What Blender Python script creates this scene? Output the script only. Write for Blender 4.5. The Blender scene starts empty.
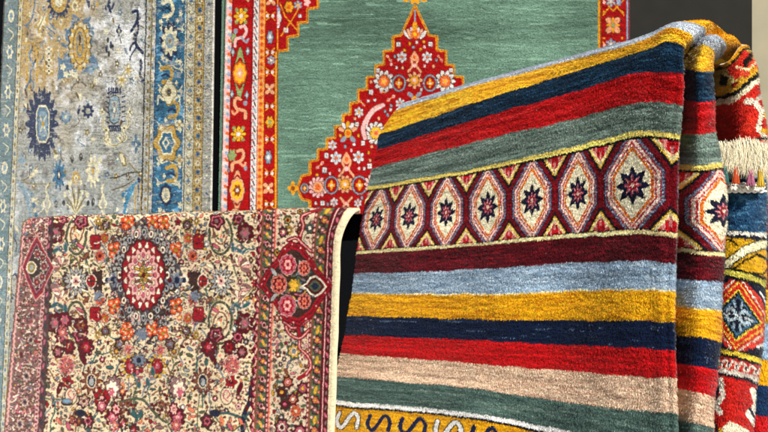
import bpy, math
import numpy as np

F = 660.0            # focal length in units of the 768-wide frame
CAM_H = 1.5
sc = bpy.context.scene
COL = sc.collection
rng = np.random.default_rng(7)

# ----------------------------------------------------------------- helpers
def lin(h):
    h = h.lstrip('#')
    c = np.array([int(h[i:i + 2], 16) / 255 for i in (0, 2, 4)])
    return np.where(c <= 0.04045, c / 12.92, ((c + 0.055) / 1.055) ** 2.4).astype(np.float32)

def at(px, py, d):
    """a point seen in direction (px, py) at distance d along the view axis (camera level, looking along +Y)"""
    px, py, d = np.broadcast_arrays(np.asarray(px, float), np.asarray(py, float), np.asarray(d, float))
    return np.stack([(px - 384) / F * d, d, CAM_H - (py - 216) / F * d], -1)

def herm(xs, ys, x):
    """smooth curve through (xs, ys); ys may carry extra trailing axes"""
    xs = np.asarray(xs, float); ys = np.asarray(ys, float); x = np.asarray(x, float)
    dx = np.diff(xs); sl = np.diff(ys, axis=0) / dx.reshape((-1,) + (1,) * (ys.ndim - 1))
    m = np.empty_like(ys); m[0] = sl[0]; m[-1] = sl[-1]
    a, b = sl[:-1], sl[1:]
    w = (dx[1:] / (dx[:-1] + dx[1:])).reshape((-1,) + (1,) * (ys.ndim - 1))
    m[1:-1] = a * w + b * (1 - w)
    i = np.clip(np.searchsorted(xs, x) - 1, 0, len(xs) - 2)
    sh = x.shape + (1,) * (ys.ndim - 1)
    h = dx[i].reshape(sh); t = ((x - xs[i]) / dx[i]).reshape(sh)
    t2, t3 = t * t, t * t * t
    return (2*t3 - 3*t2 + 1) * ys[i] + (t3 - 2*t2 + t) * h * m[i] + (-2*t3 + 3*t2) * ys[i+1] + (t3 - t2) * h * m[i+1]

def vnoise(H, W, sy, sx):
    """smooth value noise, about -1..1, with cells of sy by sx knots"""
    gh, gw = int(H / sy) + 3, int(W / sx) + 3
    g = rng.uniform(-1, 1, (gh, gw))
    y = np.arange(H) / sy; x = np.arange(W) / sx
    iy, ix = y.astype(int), x.astype(int)
    fy = y - iy; fx = x - ix
    fy = (fy * fy * (3 - 2 * fy))[:, None]; fx = (fx * fx * (3 - 2 * fx))[None]
    a = g[np.ix_(iy, ix)]; b = g[np.ix_(iy, ix + 1)]; c = g[np.ix_(iy + 1, ix)]; d = g[np.ix_(iy + 1, ix + 1)]
    return (a * (1 - fx) + b * fx) * (1 - fy) + (c * (1 - fx) + d * fx) * fy

class Canvas:
    """the knot plan of a rug: one colour per knot, drawn in the rug's own flat design coordinates"""
    def __init__(s, PX, PY, base):
        s.X, s.Y = PX, PY
        s.c = np.empty(PX.shape + (3,), np.float32); s.c[:] = lin(base)
        s.cx = PX.mean(0); s.cy = PY.mean(1)
        s.sx = np.abs(PX - s.cx[None]).max() + 1; s.sy = np.abs(PY - s.cy[:, None]).max() + 1
        s.busy = np.zeros(PX.shape, bool)
    def win(s, x0, x1, y0, y1):
        j = np.nonzero((s.cx >= x0 - s.sx) & (s.cx <= x1 + s.sx))[0]
        i = np.nonzero((s.cy >= y0 - s.sy) & (s.cy <= y1 + s.sy))[0]
        if not len(i) or not len(j): return None
        return slice(i[0], i[-1] + 1), slice(j[0], j[-1] + 1)
    def put(s, w, m, col):
        if isinstance(col, str): col = lin(col)
        s.c[w][m] = col; s.busy[w] |= m
    def E(s, cx, cy, rx, ry, col, rot=0, n=0, amp=0.0, ph=0.0):
        R = max(rx, ry) * (1 + amp)
        w = s.win(cx - R, cx + R, cy - R, cy + R)
        if w is None: return
        x = s.X[w] - cx; y = s.Y[w] - cy
        if rot:
            c, q = math.cos(rot), math.sin(rot); x, y = x * c + y * q, -x * q + y * c
        x = x / rx; y = y / ry
        r = np.hypot(x, y)
        lim = 1.0 if not n else 1 + amp * np.cos(n * np.arctan2(y, x) + ph)
        s.put(w, r < lim, col)
    def P(s, pts, col):
        p = np.asarray(pts, float)
        w = s.win(p[:, 0].min(), p[:, 0].max(), p[:, 1].min(), p[:, 1].max())
        if w is None: return
        X, Y = s.X[w], s.Y[w]; m = np.zeros(X.shape, bool)
        for (x1, y1), (x2, y2) in zip(p, np.roll(p, -1, 0)):
            if y1 == y2: continue
            m ^= ((Y > y1) != (Y > y2)) & (X < (x2 - x1) * (Y - y1) / (y2 - y1) + x1)
        s.put(w, m, col)
    def L(s, pts, wd, col, asp=1.0, close=False):
        p = np.asarray(pts, float)
        if close: p = np.vstack([p, p[:1]])
        for a, b in zip(p[:-1], p[1:]):
            w = s.win(min(a[0], b[0]) - wd, max(a[0], b[0]) + wd, min(a[1], b[1]) - wd, max(a[1], b[1]) + wd)
            if w is None: continue
            X = (s.X[w] - a[0]) / asp; Y = s.Y[w] - a[1]
            dx = (b[0] - a[0]) / asp; dy = b[1] - a[1]
            t = np.clip((X * dx + Y * dy) / (dx * dx + dy * dy + 1e-9), 0, 1)
            s.put(w, np.hypot(X - t * dx, Y - t * dy) < wd / 2, col)
    def C(s, pts, wd, col, asp=1.0):
        """a curved stroke through the points"""
        p = np.asarray(pts, float); t = np.arange(len(p))
        s.L(herm(t, p, np.linspace(0, len(p) - 1, 6 * len(p))), wd, col, asp)
    def V(s, x0, x1, col, y0=-1e9, y1=1e9):
        m = (s.X >= x0) & (s.X < x1) & (s.Y >= y0) & (s.Y < y1)
        s.c[m] = lin(col)
    def flower(s, cx, cy, r, cols, n=8, asp=1.0, amp=.2, ph=0.0):
        k = len(cols)
        for i, c in enumerate(cols):
            q = r * (1 - i / k)
            s.E(cx, cy, q * asp, q, c, n=n if i < k - 1 else 0, amp=amp * (1 - .5 * i / k), ph=ph)
    def petals(s, cx, cy, r, col, n=8, asp=1.0, core=None, rim=None, fat=.3, ph=0.0):
        for k in range(n):
            a = ph + 2 * math.pi * k / n
            x, y = cx + math.cos(a) * r * .6 * asp, cy + math.sin(a) * r * .6
            if rim: s.E(x, y, r * .46 * asp ** .5, r * (fat + .08) * asp ** .5, rim, rot=a)
            s.E(x, y, r * .4 * asp ** .5, r * fat * asp ** .5, col, rot=a)
        if core: s.E(cx, cy, r * .32 * asp, r * .32, core)
    def grain(s, amt, sy, sx, tint=None):
        n = vnoise(*s.X.shape, sy, sx)[..., None]
        s.c *= (1 + amt * n)
    def done(s, sp=.06, blend=0.0):
        if blend:                                       # yarns of neighbouring knots lean into each other
            p = np.pad(s.c, ((1, 1), (1, 1), (0, 0)), mode='edge')
            s.c = s.c * (1 - blend) + blend * .25 * (p[:-2, 1:-1] + p[2:, 1:-1] + p[1:-1, :-2] + p[1:-1, 2:])
        s.c *= (1 + sp * rng.standard_normal(s.X.shape))[..., None]
        return np.clip(s.c, .002, .86).astype(np.float32)

# ----------------------------------------------------------------- materials
def wool(name, rough=.95, sheen=.25, spec=.03, sheen_rough=.45):
    m = bpy.data.materials.new(name); m.use_nodes = True
    nt = m.node_tree; b = nt.nodes['Principled BSDF']
    a = nt.nodes.new('ShaderNodeAttribute'); a.attribute_name = 'knot'
    tc = nt.nodes.new('ShaderNodeTexCoord')
    nz = nt.nodes.new('ShaderNodeTexNoise'); nz.inputs['Scale'].default_value = 260; nz.inputs['Detail'].default_value = 3
    nt.links.new(tc.outputs['Object'], nz.inputs['Vector'])
    hs = nt.nodes.new('ShaderNodeHueSaturation')
    mr = nt.nodes.new('ShaderNodeMapRange'); mr.inputs['To Min'].default_value = .72; mr.inputs['To Max'].default_value = 1.28
    nt.links.new(nz.outputs['Fac'], mr.inputs['Value'])
    nt.links.new(mr.outputs['Result'], hs.inputs['Value']); nt.links.new(a.outputs['Color'], hs.inputs['Color'])
    nt.links.new(hs.outputs['Color'], b.inputs['Base Color'])
    b.inputs['Roughness'].default_value = rough
    b.inputs['Specular IOR Level'].default_value = spec
    b.inputs['Sheen Weight'].default_value = sheen
    b.inputs['Sheen Roughness'].default_value = sheen_rough
    return m

def plain(name, base, rough=.8, scale=30, var=.3, bump=.0, spec=.2):
    m = bpy.data.materials.new(name); m.use_nodes = True
    nt = m.node_tree; b = nt.nodes['Principled BSDF']
    tc = nt.nodes.new('ShaderNodeTexCoord'); nz = nt.nodes.new('ShaderNodeTexNoise')
    nz.inputs['Scale'].default_value = scale; nz.inputs['Detail'].default_value = 6
    nt.links.new(tc.outputs['Object'], nz.inputs['Vector'])
    mr = nt.nodes.new('ShaderNodeMapRange'); mr.inputs['To Min'].default_value = 1 - var; mr.inputs['To Max'].default_value = 1 + var
    hs = nt.nodes.new('ShaderNodeHueSaturation'); hs.inputs['Color'].default_value = (*lin(base), 1)
    nt.links.new(nz.outputs['Fac'], mr.inputs['Value']); nt.links.new(mr.outputs['Result'], hs.inputs['Value'])
    nt.links.new(hs.outputs['Color'], b.inputs['Base Color'])
    b.inputs['Roughness'].default_value = rough; b.inputs['Specular IOR Level'].default_value = spec
    if bump:
        bp = nt.nodes.new('ShaderNodeBump'); bp.inputs['Strength'].default_value = bump; bp.inputs['Distance'].default_value = .004
        nt.links.new(nz.outputs['Fac'], bp.inputs['Height']); nt.links.new(bp.outputs['Normal'], b.inputs['Normal'])
    return m

WOOL = wool('wool_pile', .9, .22)
SILK = wool('silk_pile', .55, .5, .35, .3)
FINE = wool('fine_wool_pile', .85, .15)
COTTON = wool('cotton_yarn', .9, .2)

# ----------------------------------------------------------------- meshes
def link(name, me, mat, parent=None):
    o = bpy.data.objects.new(name, me); COL.objects.link(o)
    if mat: me.materials.append(mat)
    if parent is not None: o.parent = parent
    return o

def raw_mesh(name, V, faces, cols=None, normals=None):
    """faces: list of (k, n) integer arrays, n = 3 or 4"""
    me = bpy.data.meshes.new(name)
    nl = sum(f.size for f in faces); nf = sum(len(f) for f in faces)
    me.vertices.add(len(V)); me.vertices.foreach_set('co', np.ascontiguousarray(V, np.float32).ravel())
    me.loops.add(nl); me.loops.foreach_set('vertex_index', np.concatenate([f.ravel() for f in faces]).astype(np.int32))
    me.polygons.add(nf)
    tot = np.concatenate([np.full(len(f), f.shape[1]) for f in faces]).astype(np.int32)
    st = np.concatenate([[0], np.cumsum(tot)[:-1]]).astype(np.int32)
    me.polygons.foreach_set('loop_start', st)
    me.update(calc_edges=True)
    if cols is not None:
        a = me.attributes.new('knot', 'FLOAT_COLOR', 'POINT')
        c = np.ones((len(V), 4), np.float32); c[:, :3] = cols
        a.data.foreach_set('color', c.ravel())
    me.polygons.foreach_set('use_smooth', np.ones(nf, bool))
    if normals is not None:
        me.normals_split_custom_set_from_vertices(np.ascontiguousarray(normals, np.float32))
    return me

def grid_faces(h, w, off=0, flip=False):
    i = np.arange(h - 1)[:, None] * w + np.arange(w - 1)[None] + off
    f = np.stack([i, i + w, i + w + 1, i + 1], -1).reshape(-1, 4)
    return f[:, ::-1] if flip else f

def unit(a): return a / (np.linalg.norm(a, axis=-1, keepdims=True) + 1e-12)

def rug_sheet(name, P, col, mat, parent=None, thick=.010, pile=.005, bw=.0016, dens=1.0, rough=.0006, lean=.75, tilt=.25):
    """One solid sheet of rug: a face of knots, a woven back, closed sides, and a tuft of yarn on the knots.
    P (h, w, 3): rows run down the rug, columns to the right as seen from the face."""
    h, w, _ = P.shape
    U = unit(np.gradient(P, axis=1)); D = unit(np.gradient(P, axis=0))
    N = unit(np.cross(D, U))
    N = unit(N)
    bump = rough * (rng.standard_normal((h, w)) + 1.2 * vnoise(h, w, 2, 5) + 1.5 * vnoise(h, w, 9, 30))
    top = P + N * bump[..., None]
    Vs = [top.reshape(-1, 3)]; Cs = [col.reshape(-1, 3)]; Ns = [N.reshape(-1, 3)]; Fs = [grid_faces(h, w)]
    off = h * w
    # woven back, coarser
    st = 6
    ri = np.unique(np.append(np.arange(0, h, st), h - 1)); ci = np.unique(np.append(np.arange(0, w, st), w - 1))
    B = (P - N * thick)[np.ix_(ri, ci)]
    Vs.append(B.reshape(-1, 3)); Cs.append(col[np.ix_(ri, ci)].reshape(-1, 3) * .9); Ns.append(-N[np.ix_(ri, ci)].reshape(-1, 3))
    Fs.append(grid_faces(len(ri), len(ci), off, True)); off += len(ri) * len(ci)
    # sides
    ring = [(0, np.arange(w)), (np.arange(h), w - 1), (h - 1, np.arange(w)[::-1]), (np.arange(h)[::-1], 0)]
    outs = [-D, U, D, -U]
    for (a, b), o in zip(ring, outs):
        p = top[a, b]; q = (P - N * thick)[a, b]; nn = o[a, b]; c = col[a, b]; n = len(p)
        mid = (p + q) / 2 + nn * thick * .35
        Vs += [p, mid, q]; Cs += [c, c, c * .8]; Ns += [unit(nn + N[a, b]), nn, unit(nn - N[a, b])]
        i = np.arange(n - 1) + off
        Fs += [np.stack([i, i + 1, i + n + 1, i + n], -1), np.stack([i + n, i + n + 1, i + 2*n + 1, i + 2*n], -1)]
        off += 3 * n
    # tufts
    nb = int(h * w * dens)
    if nb:
        ii = rng.integers(0, h, nb); jj = rng.integers(0, w, nb)
        if dens >= 1: ii[:h*w], jj[:h*w] = np.divmod(np.arange(h * w), w)
        base = top[ii, jj]; u = U[ii, jj]; d = D[ii, jj]; n = N[ii, jj]
        ju, jd = (rng.random((nb, 1)) - .5) * bw * 1.2, (rng.random((nb, 1)) - .5) * bw * 1.2
        base = base + u * ju + d * jd - n * pile * .1
        L = pile * (0.6 + .5 * rng.random((nb, 1)))
        tip = base + L * (n * .55 + d * lean + u * rng.normal(0, .3, (nb, 1)) + d * rng.normal(0, .2, (nb, 1)))
        s = u * bw * .5
        q = rng.normal(0, .35, (nb, 1)); s = s + d * q * bw * .5
        V3 = np.stack([base + s, base - s, tip - s * .5, tip + s * .5], 1).reshape(-1, 3)
        c = col[ii, jj] * (1 + .16 * rng.standard_normal((nb, 1)))
        c4 = np.stack([c, c, c, c], 1).reshape(-1, 3)
        nn = unit(n + tilt * rng.standard_normal((nb, 3)))
        Vs.append(V3); Cs.append(np.clip(c4, .002, .88)); Ns.append(np.repeat(nn, 4, 0))
        Fs.append((np.arange(nb * 4) + off).reshape(-1, 4)); off += nb * 4
    me = raw_mesh(name, np.concatenate(Vs), Fs, np.concatenate(Cs), np.concatenate(Ns))
    return link(name, me, mat, parent)

def tag(o, label=None, cat=None, group=None, kind=None):
    for k, v in (('label', label), ('category', cat), ('group', group), ('kind', kind)):
        if v: o[k] = v
    return o

def inv(x, x0, d0, x1, d1):
    return 1 / (1 / d0 + (1 / d1 - 1 / d0) * (x - x0) / (x1 - x0))

# ================================================================= the striped rug folded over its rail
tag_root = bpy.data.objects.new
def empty(name, loc):
    o = bpy.data.objects.new(name, None); COL.objects.link(o); o.location = loc
    return o

GOLD, NAVY, RED, SAGE, CREAM = '#efb428', '#10293f', '#aa0e12', '#66786f', '#ecdcae'
MAROON, SKY, BEIGE, BLACK, WHITE = '#4e0c16', '#8ba1b6', '#d3b398', '#0a0b14', '#e6e4e0'

# stripe edges: (place on the rug, left x, left y, y at x = 480, 576, 650, three (x, y) round the end of the fold, set back from the face)
def low(r, xl, yl, a, b, c, xr, yr): return (r, xl, yl, a, b, c, (xr - 9, c + (yr - c) * .45), (xr, yr), (xr - 6, yr + 1.5), 0)
ROWS = [(-62, 404, 150, 128, 102, 80, (716, 62), (734, 62), (730, 72), .260), (-45, 405, 140, 118, 92, 66, (714, 44), (733, 46), (729, 60), .190),
        (-28, 405, 122, 100, 74, 48, (706, 24.5), (725, 34), (722, 47), .128), (-14, 404, 110, 88, 62, 39, (695, 21.6), (713, 25), (711, 42), .102),
        (0, 403.5, 104.5, 82.5, 57, 35.3, (686, 22.3), (704.5, 28.5), (702, 41), .076), (14, 402, 104.5, 81.5, 56, 34.8, (680, 24), (699, 31.5), (697, 43), .046),
        (25, 395, 110.5, 84.5, 59.3, 38, (676, 28), (692.5, 37), (690, 47), .022), (45, 380, 134, 101, 71, 48, (672, 41.5), (684, 48), (680, 54), .004),
        low(72, 377, 150, 117.5, 91, 71.5, 683.5, 73.5), low(103, 372, 168.5, 140, 118, 101, 682.5, 104),
        low(130.5, 368.5, 186, 167, 145, 130, 680, 133), low(138, 367.5, 191, 172, 152, 137.5, 679.3, 141),
        low(230, 357.5, 249.5, 241.5, 231.5, 228.5, 676.8, 231.5), low(236, 357, 253.5, 245, 236.5, 234, 676.6, 237), low(263, 354.5, 273, 269, 262, 260.5, 675.6, 263.5), low(291, 352, 293, 294, 290.5, 289, 674.8, 291.5),
        low(321, 347.5, 315.5, 318.5, 320, 320, 674.4, 322), low(350, 345, 334.5, 340, 344.5, 348, 675, 351), low(377, 340.5, 353, 363, 371.5, 376, 676, 378.5), low(412, 337, 376.5, 388.5, 403, 410, 677, 413),
        low(446, 335, 400, 413, 432, 442, 678, 447), low(451, 334.7, 404, 417, 437, 447, 678, 452), low(454, 334.5, 406, 419.5, 440, 450, 678, 455), low(498, 331, 437, 453, 480, 492, 678, 498)]
STRIPES = [(-66, 0, GOLD), (0, 25, '#c6cdd6'), (25, 45, GOLD), (45, 72, NAVY), (72, 103, RED), (103, 130.5, SAGE), (130.5, 136, '#e6cf6e'),
           (136, 138.5, BLACK), (138.5, 230, '#6a0d18'), (230, 231.5, BLACK), (231.5, 236, '#ecd9a0'), (236, 263, MAROON), (263, 290, SKY), (290, 291.5, '#e8d8a8'),
           (291.5, 321, '#dc9e12'), (321, 350, '#0c1b36'), (350, 377, RED), (377, 412, BEIGE), (412, 446, '#4a625c'), (446, 451.5, WHITE),
           (451.5, 454.5, BLACK), (454.5, 600, '#d39a0e')]
# number of lozenges passed, against x on the face of the rug
KX = [(363.5, -.47), (378, 0), (394, .5), (410, 1), (428.5, 1.5), (446.5, 2), (466.5, 2.5), (488, 3), (509, 3.5), (532, 4), (555, 4.5), (578, 5), (600.5, 5.5), (632, 6), (670, 6.47), (683, 6.62)]

def striped_plan(K, R):
    """the design of the striped rug: K counts lozenges across, R runs down the stripes"""
    h, w = R.shape
    wob = vnoise(h, w, 60, 3) * .45 + vnoise(h, w, 40, 26) * 1.0
    cv = Canvas(K * 50, R, BLACK)
    Rw = R + wob
    for a, b, c in STRIPES:
        m = (Rw >= a) & (Rw < b); cv.c[m] = lin(c)
    # streaks of uneven dye, lying along the rows
    st = vnoise(h, w, 2.2, 40); st2 = vnoise(h, w, 5, 130); st3 = vnoise(h, w, 1.3, 14)
    cv.c *= (1 + .24 * st + .24 * st2 + .18 * st3)[..., None]
    def streak(a, b, col, thr, sx=26):
        n = vnoise(h, w, 1.8, sx) + .5 * vnoise(h, w, 4, sx * 2.5)
        m = (Rw >= a) & (Rw < b) & (n > thr)
        cv.c[m] = cv.c[m] * .35 + lin(col) * .65
    streak(25, 45, '#f0c93a', .35); streak(25, 45, '#b5700c', .62); streak(291.5, 321, '#a85a08', .5, 18); streak(291.5, 321, '#efb820', .5)
    streak(45, 72, '#2a5272', .45); streak(321, 350, '#08122e', .3, 60); streak(321, 350, '#5b7190', .92, 18); streak(45, 72, '#0a1628', .5)
    streak(72, 103, '#d8262a', .45); streak(350, 377, '#d41218', .3, 60); streak(350, 377, '#8a0a10', .55)
    streak(103, 130.5, '#8fa39a', .40); streak(103, 130.5, '#2f463f', .5); streak(412, 446, '#243a36', .4, 30); streak(412, 446, '#75897f', .55)
    streak(236, 263, '#7b1420', .45, 12); streak(236, 263, '#2a060c', .5, 20); streak(263, 290, '#b4c4d2', .4, 14); streak(263, 290, '#64809c', .5, 16)
    streak(377, 412, '#e6cdb2', .4, 10); streak(377, 412, '#b88f78', .55, 14); streak(454.5, 600, '#b96a08', .4, 10)
    # the band of lozenges
    band = (Rw >= 138.5) & (Rw < 230)
    jag = vnoise(h, w, 1.6, 1.6) * .022
    k0 = np.round(K); u = K - k0; v = (R - 184.3) / 45.8
    au, av = np.abs(u), np.abs(v)
    m = np.maximum(au / .392, 1.07 + (av + 2.1 * au - 1.21)) + jag
    def lay(mask, c): cv.c[band & mask] = lin(c)
    dots = (np.floor(R / 1.9) + np.floor(K * 50 / 2.2)) % 2 == 0
    lay(m < 1.10, '#23213a'); lay(m < 1.07, '#8b93a6'); lay((m < 1.07) & dots, '#4a4a66'); lay(m < .975, '#a3121c'); lay(m < .93, '#e8c6ba'); lay((m < .93) & dots, '#f2e0d0'); lay(m < .835, '#c33a40'); lay((m < .835) & dots, '#a5101c')
    lay(m < .775, '#f0dccc'); lay(m < .735, '#e38a1c'); lay((m < .735) & dots, '#c8401a'); lay(m < .635, '#efe2c4')
    # stars
    th = np.arctan2(v / .43, u / .245); r = np.hypot(u / .245, v / .43) + jag
    q = np.abs(((th / (math.pi / 4)) % 1) - .5) * 2
    s8 = .56 + .44 * q ** 1.2
    lay(r < s8 * 1.02, '#12142e'); lay(r < s8 * .68 - .13, '#983446'); lay((r < s8 * .68 - .13) & (np.cos(8 * th + math.pi / 2) > 0), '#d08a8e')
    lay(r < .24, '#8c1020'); lay(r < .11, '#e8d0c0')
    # half lozenges between them
    uj = np.abs(np.abs(u) - .5); tri = (1 - av) / .60 + uj / .30 + jag
    lay(tri < 1.0, '#10131f'); lay(tri < .83, '#ead9a0'); lay((tri < .83) & (tri > .74), '#e4b43c')
    teeth = np.abs(((uj * 50 / 4.6) % 1) - .5) < .26
    lay(tri < .57, '#d98a86'); lay((tri < .57) & teeth, '#b3121c'); lay(tri < .22, '#b3121c')
    lay((uj < .022) & (av < .32), '#7a0c18')
    # S hooks on the gold end band
    for i, k in enumerate(np.arange(-.1, 7, .755)):
        col = WHITE if i % 3 == 0 else '#101c40'
        x, y = k * 50, 472
        pts = [(x - 11, y - 9), (x - 13, y + 3), (x - 8, y + 11), (x - 3, y + 6), (x + 3, y - 6), (x + 8, y - 11), (x + 13, y - 4), (x + 12, y + 9)]
        if i % 3 == 0: cv.C(pts, 7.4, '#15100c', .9)
        cv.C(pts, 5.0, col, .9)
        cv.E(x + 22, y + 4, 2.2, 6, '#e2b83a')
    return cv.done(.07)

def spread(knots, step):
    return np.concatenate([np.linspace(a, b, max(2, int(abs(b - a) / step)), endpoint=False) for a, b in zip(knots[:-1], knots[1:])] + [knots[-1:]])

def net(table, cols_t, depth_cols, R, W):
    """a sheet through a net of places: rows of (place, xs, ys, set back), columns at cols_t"""
    r = np.array([t[0] for t in table], float)
    g = np.array([np.stack([t[1], t[2], np.asarray(depth_cols) + t[3]], -1) for t in table], float)
    a = herm(r, g, R)                                                # (nR, nc, 3)
    b = herm(np.asarray(cols_t, float), np.swapaxes(a, 0, 1), W)      # (nW, nR, 3)
    b = np.swapaxes(b, 0, 1)
    return at(b[..., 0], b[..., 1], b[..., 2]), b[..., 0], b[..., 1]

def striped_front():
    R = np.arange(-62, 498, .60)
    tab = []
    for r, xl, yl, a, b, c, p, q, e, back in ROWS:
        xs = np.array([xl, xl + (480 - 363.5) * (1 if r > 130 else .85) if xl > 400 else 480, 576, 650, p[0], q[0], e[0]], float); xs[1] = 480
        d = inv(np.minimum(xs, 684), 340, 2.0, 683, 1.38)
        hid = .10 if r > 40 else .05
        tab.append((r, xs, (yl, a, b, c, p[1], q[1], e[1]), d + back + np.array([0, 0, 0, 0, .001, .016 if r > 40 else .012, hid])))
    cols = [363.5, 480, 576, 650, 670, 681, 690]
    W = np.concatenate([np.linspace(363.5, 576, 330, endpoint=False), np.linspace(576, 650, 150, endpoint=False), np.linspace(650, 690, 100)])
    r = np.array([t[0] for t in tab], float); g = np.array([np.stack(t[1:], -1) for t in tab], float)
    G = np.swapaxes(herm(np.array(cols, float), np.swapaxes(herm(r, g, R), 0, 1), W), 0, 1)
    X, Y, d = G[..., 0], G[..., 1], G[..., 2]
    low_ = np.clip((R - 60) / 200, 0, 1)[:, None]
    d = d + .013 * np.sin(X / 43 + R[:, None] / 260) * low_ + .006 * np.sin(X / 19 + R[:, None] / 90) * low_ + .005 * vnoise(*X.shape, 120, 90) + .0035 * vnoise(*X.shape, 45, 60)
    P = at(X, Y, d)
    kx = np.array(KX); K = herm(kx[:, 0], kx[:, 1], np.minimum(W, 683)) + np.clip(W - 681, 0, 99) * .02
    return P, striped_plan(*np.meshgrid(K, R))

WAVE = [  # place, x of five columns, y of five columns, set back
    (-34, (733, 738, 743, 741, 729), (42, 43, 50, 58, 66), .150), (-16, (716, 722, 733, 736, 727), (40, 36.5, 37, 50, 62), .105),
    (0, (699, 704, 717, 726, 722), (44, 38, 35.2, 46, 58), .055), (25, (688, 693, 704, 714, 714), (54, 47.5, 44.7, 52, 63), .016),
    (45, (678, 685, 698, 711.5, 709), (66, 68.5, 70.8, 70.8, 70), 0), (72, (677, 684.5, 699, 713.5, 709), (99, 100, 101, 100.5, 100), 0),
    (103, (677, 684, 699, 715.5, 709), (135, 134, 133.5, 132, 131), 0), (130.5, (672, 679, 699, 720.5, 713), (163, 164, 164, 162.5, 162), 0),
    (138, (671, 678, 699, 722, 714), (170, 171, 171, 169.5, 169), 0), (230, (669, 676, 700, 723.5, 716), (246, 246.5, 248.5, 250.5, 251), 0),
    (236, (669, 676, 700, 723, 716), (251, 252, 253.5, 256, 257), 0), (263, (668, 675, 700, 722, 715), (278, 278.5, 280.5, 282, 283), 0),
    (291, (667, 674, 699, 721, 714), (306, 306.5, 308.5, 311, 312), 0), (321, (667, 674, 699, 720, 713), (334, 335, 337, 342, 343), 0),
    (350, (668, 674.5, 697, 717, 711), (362, 363, 365.5, 369, 370), 0), (377, (669, 675, 696, 714, 708), (388, 388.5, 391, 396, 397), 0),
    (412, (670, 676, 695, 712.5, 706), (419, 420, 422, 426.5, 428), 0), (446, (674, 678, 695, 711, 704), (451, 452, 455, 459, 460), 0),
    (498, (672, 677, 694, 709, 702), (498, 498, 500, 505, 506), 0)]

def striped_wave():
    R = np.arange(-34, 498, .66); W = np.linspace(0, 4, 150)
    P, X, Y = net(WAVE, [0, 1, 2, 3, 4], [1.50, 1.46, 1.405, 1.43, 1.50], R, W)
    P[..., 1] += .006 * vnoise(*X.shape, 70, 50) + .0035 * vnoise(*X.shape, 26, 40)
    K = herm([0, 1, 2, 3, 4], [6.42, 6.5, 6.72, 7.06, 7.2], W)
    K = np.broadcast_to(K[None], (len(R), len(W)))
    col = striped_plan(K, np.broadcast_to(R[:, None], K.shape))
    return P, col

stripe_root = empty('striped_rug', (.33, 1.62, CAM_H - .62))
tag(stripe_root, 'thick folded wool rug with wide gold, navy and red stripes and starred lozenges', 'rug')
def under(root, o):
    o.parent = root; o.matrix_parent_inverse = root.matrix_world.inverted() if False else o.matrix_parent_inverse
    from mathutils import Matrix
    o.matrix_parent_inverse = Matrix.Translation(-root.location)
    return o
P, c = striped_front(); under(stripe_root, rug_sheet('front_panel', P, c, WOOL, None, .009, .0043, .0014, 1.15, .0008))
P, c = striped_wave(); under(stripe_root, rug_sheet('side_fold', P, c, WOOL, None, .009, .0042, .0014, 1.15, .0008))
# ================================================================= the cream flowered rug draped in front at the left
def cream_lean(X, Y):
    """where a knot of the flat design ends up across the hanging rug: the sheet leans, its left border flares, its right end kicks out at the rail"""
    x = X - (.045 - .012 * np.clip((X - 150) / 190, 0, 1)) * (Y - 225)
    x = x - np.where(X < 52, (52 - X) / 30 * .045 * (Y - 225), 0)
    up = np.clip((242 - Y) / 34, 0, 1.12)
    return x + 17 * up ** 1.7 * np.clip((X - 300) / 44, 0, 1) ** 1.5

def cream_surface(X, Y):
    x = cream_lean(X, Y)
    yT = 217.5 - 10.5 * (X - 22) / 330 + 9 * np.clip((31 - X) / 9, 0, 1) ** 2 + .5 * np.sin(X / 17)
    Rr = 9.5
    s = Y - (yT + Rr)
    ph = np.clip(-s / Rr, 0, math.pi)
    y = yT + Rr - Rr * np.sin(ph) + np.where(s > 0, s, 0) + np.where(-s > Rr * math.pi, -s - Rr * math.pi, 0)
    off = Rr * (1 - np.cos(ph))
    hang = np.clip(s / 120, 0, 1)
    off = off + hang * (2.2 * np.sin(X / 26 + Y / 160) + 1.3 * np.sin(X / 11 - Y / 70 + 1.3))
    off = off + np.clip((53 - X), 0, 40) * (.5 + .25 * hang) - 2.5 * np.exp(-((X - 57) / 6) ** 2) * hang      # the left border turns back
    d = inv(X, 22, 2.45, 350, 1.80)
    return at(x, y, d * (1 + off / F))

CR = dict(cream='#d2bf9f', red='#8c121e', maroon='#520d1a', rose='#b4586a', pink='#d6a09a', salmon='#cf6e58', orange='#cf5424', navy='#1b2036',
          slate='#6d7686', grey='#9a9a98', green='#48573f', teal='#2e5656', olive='#8d7a2c', gold='#c99a34', dark='#38241f', mauve='#7f5f5e', ivory='#dfd4c0', brown='#74452f')

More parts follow.
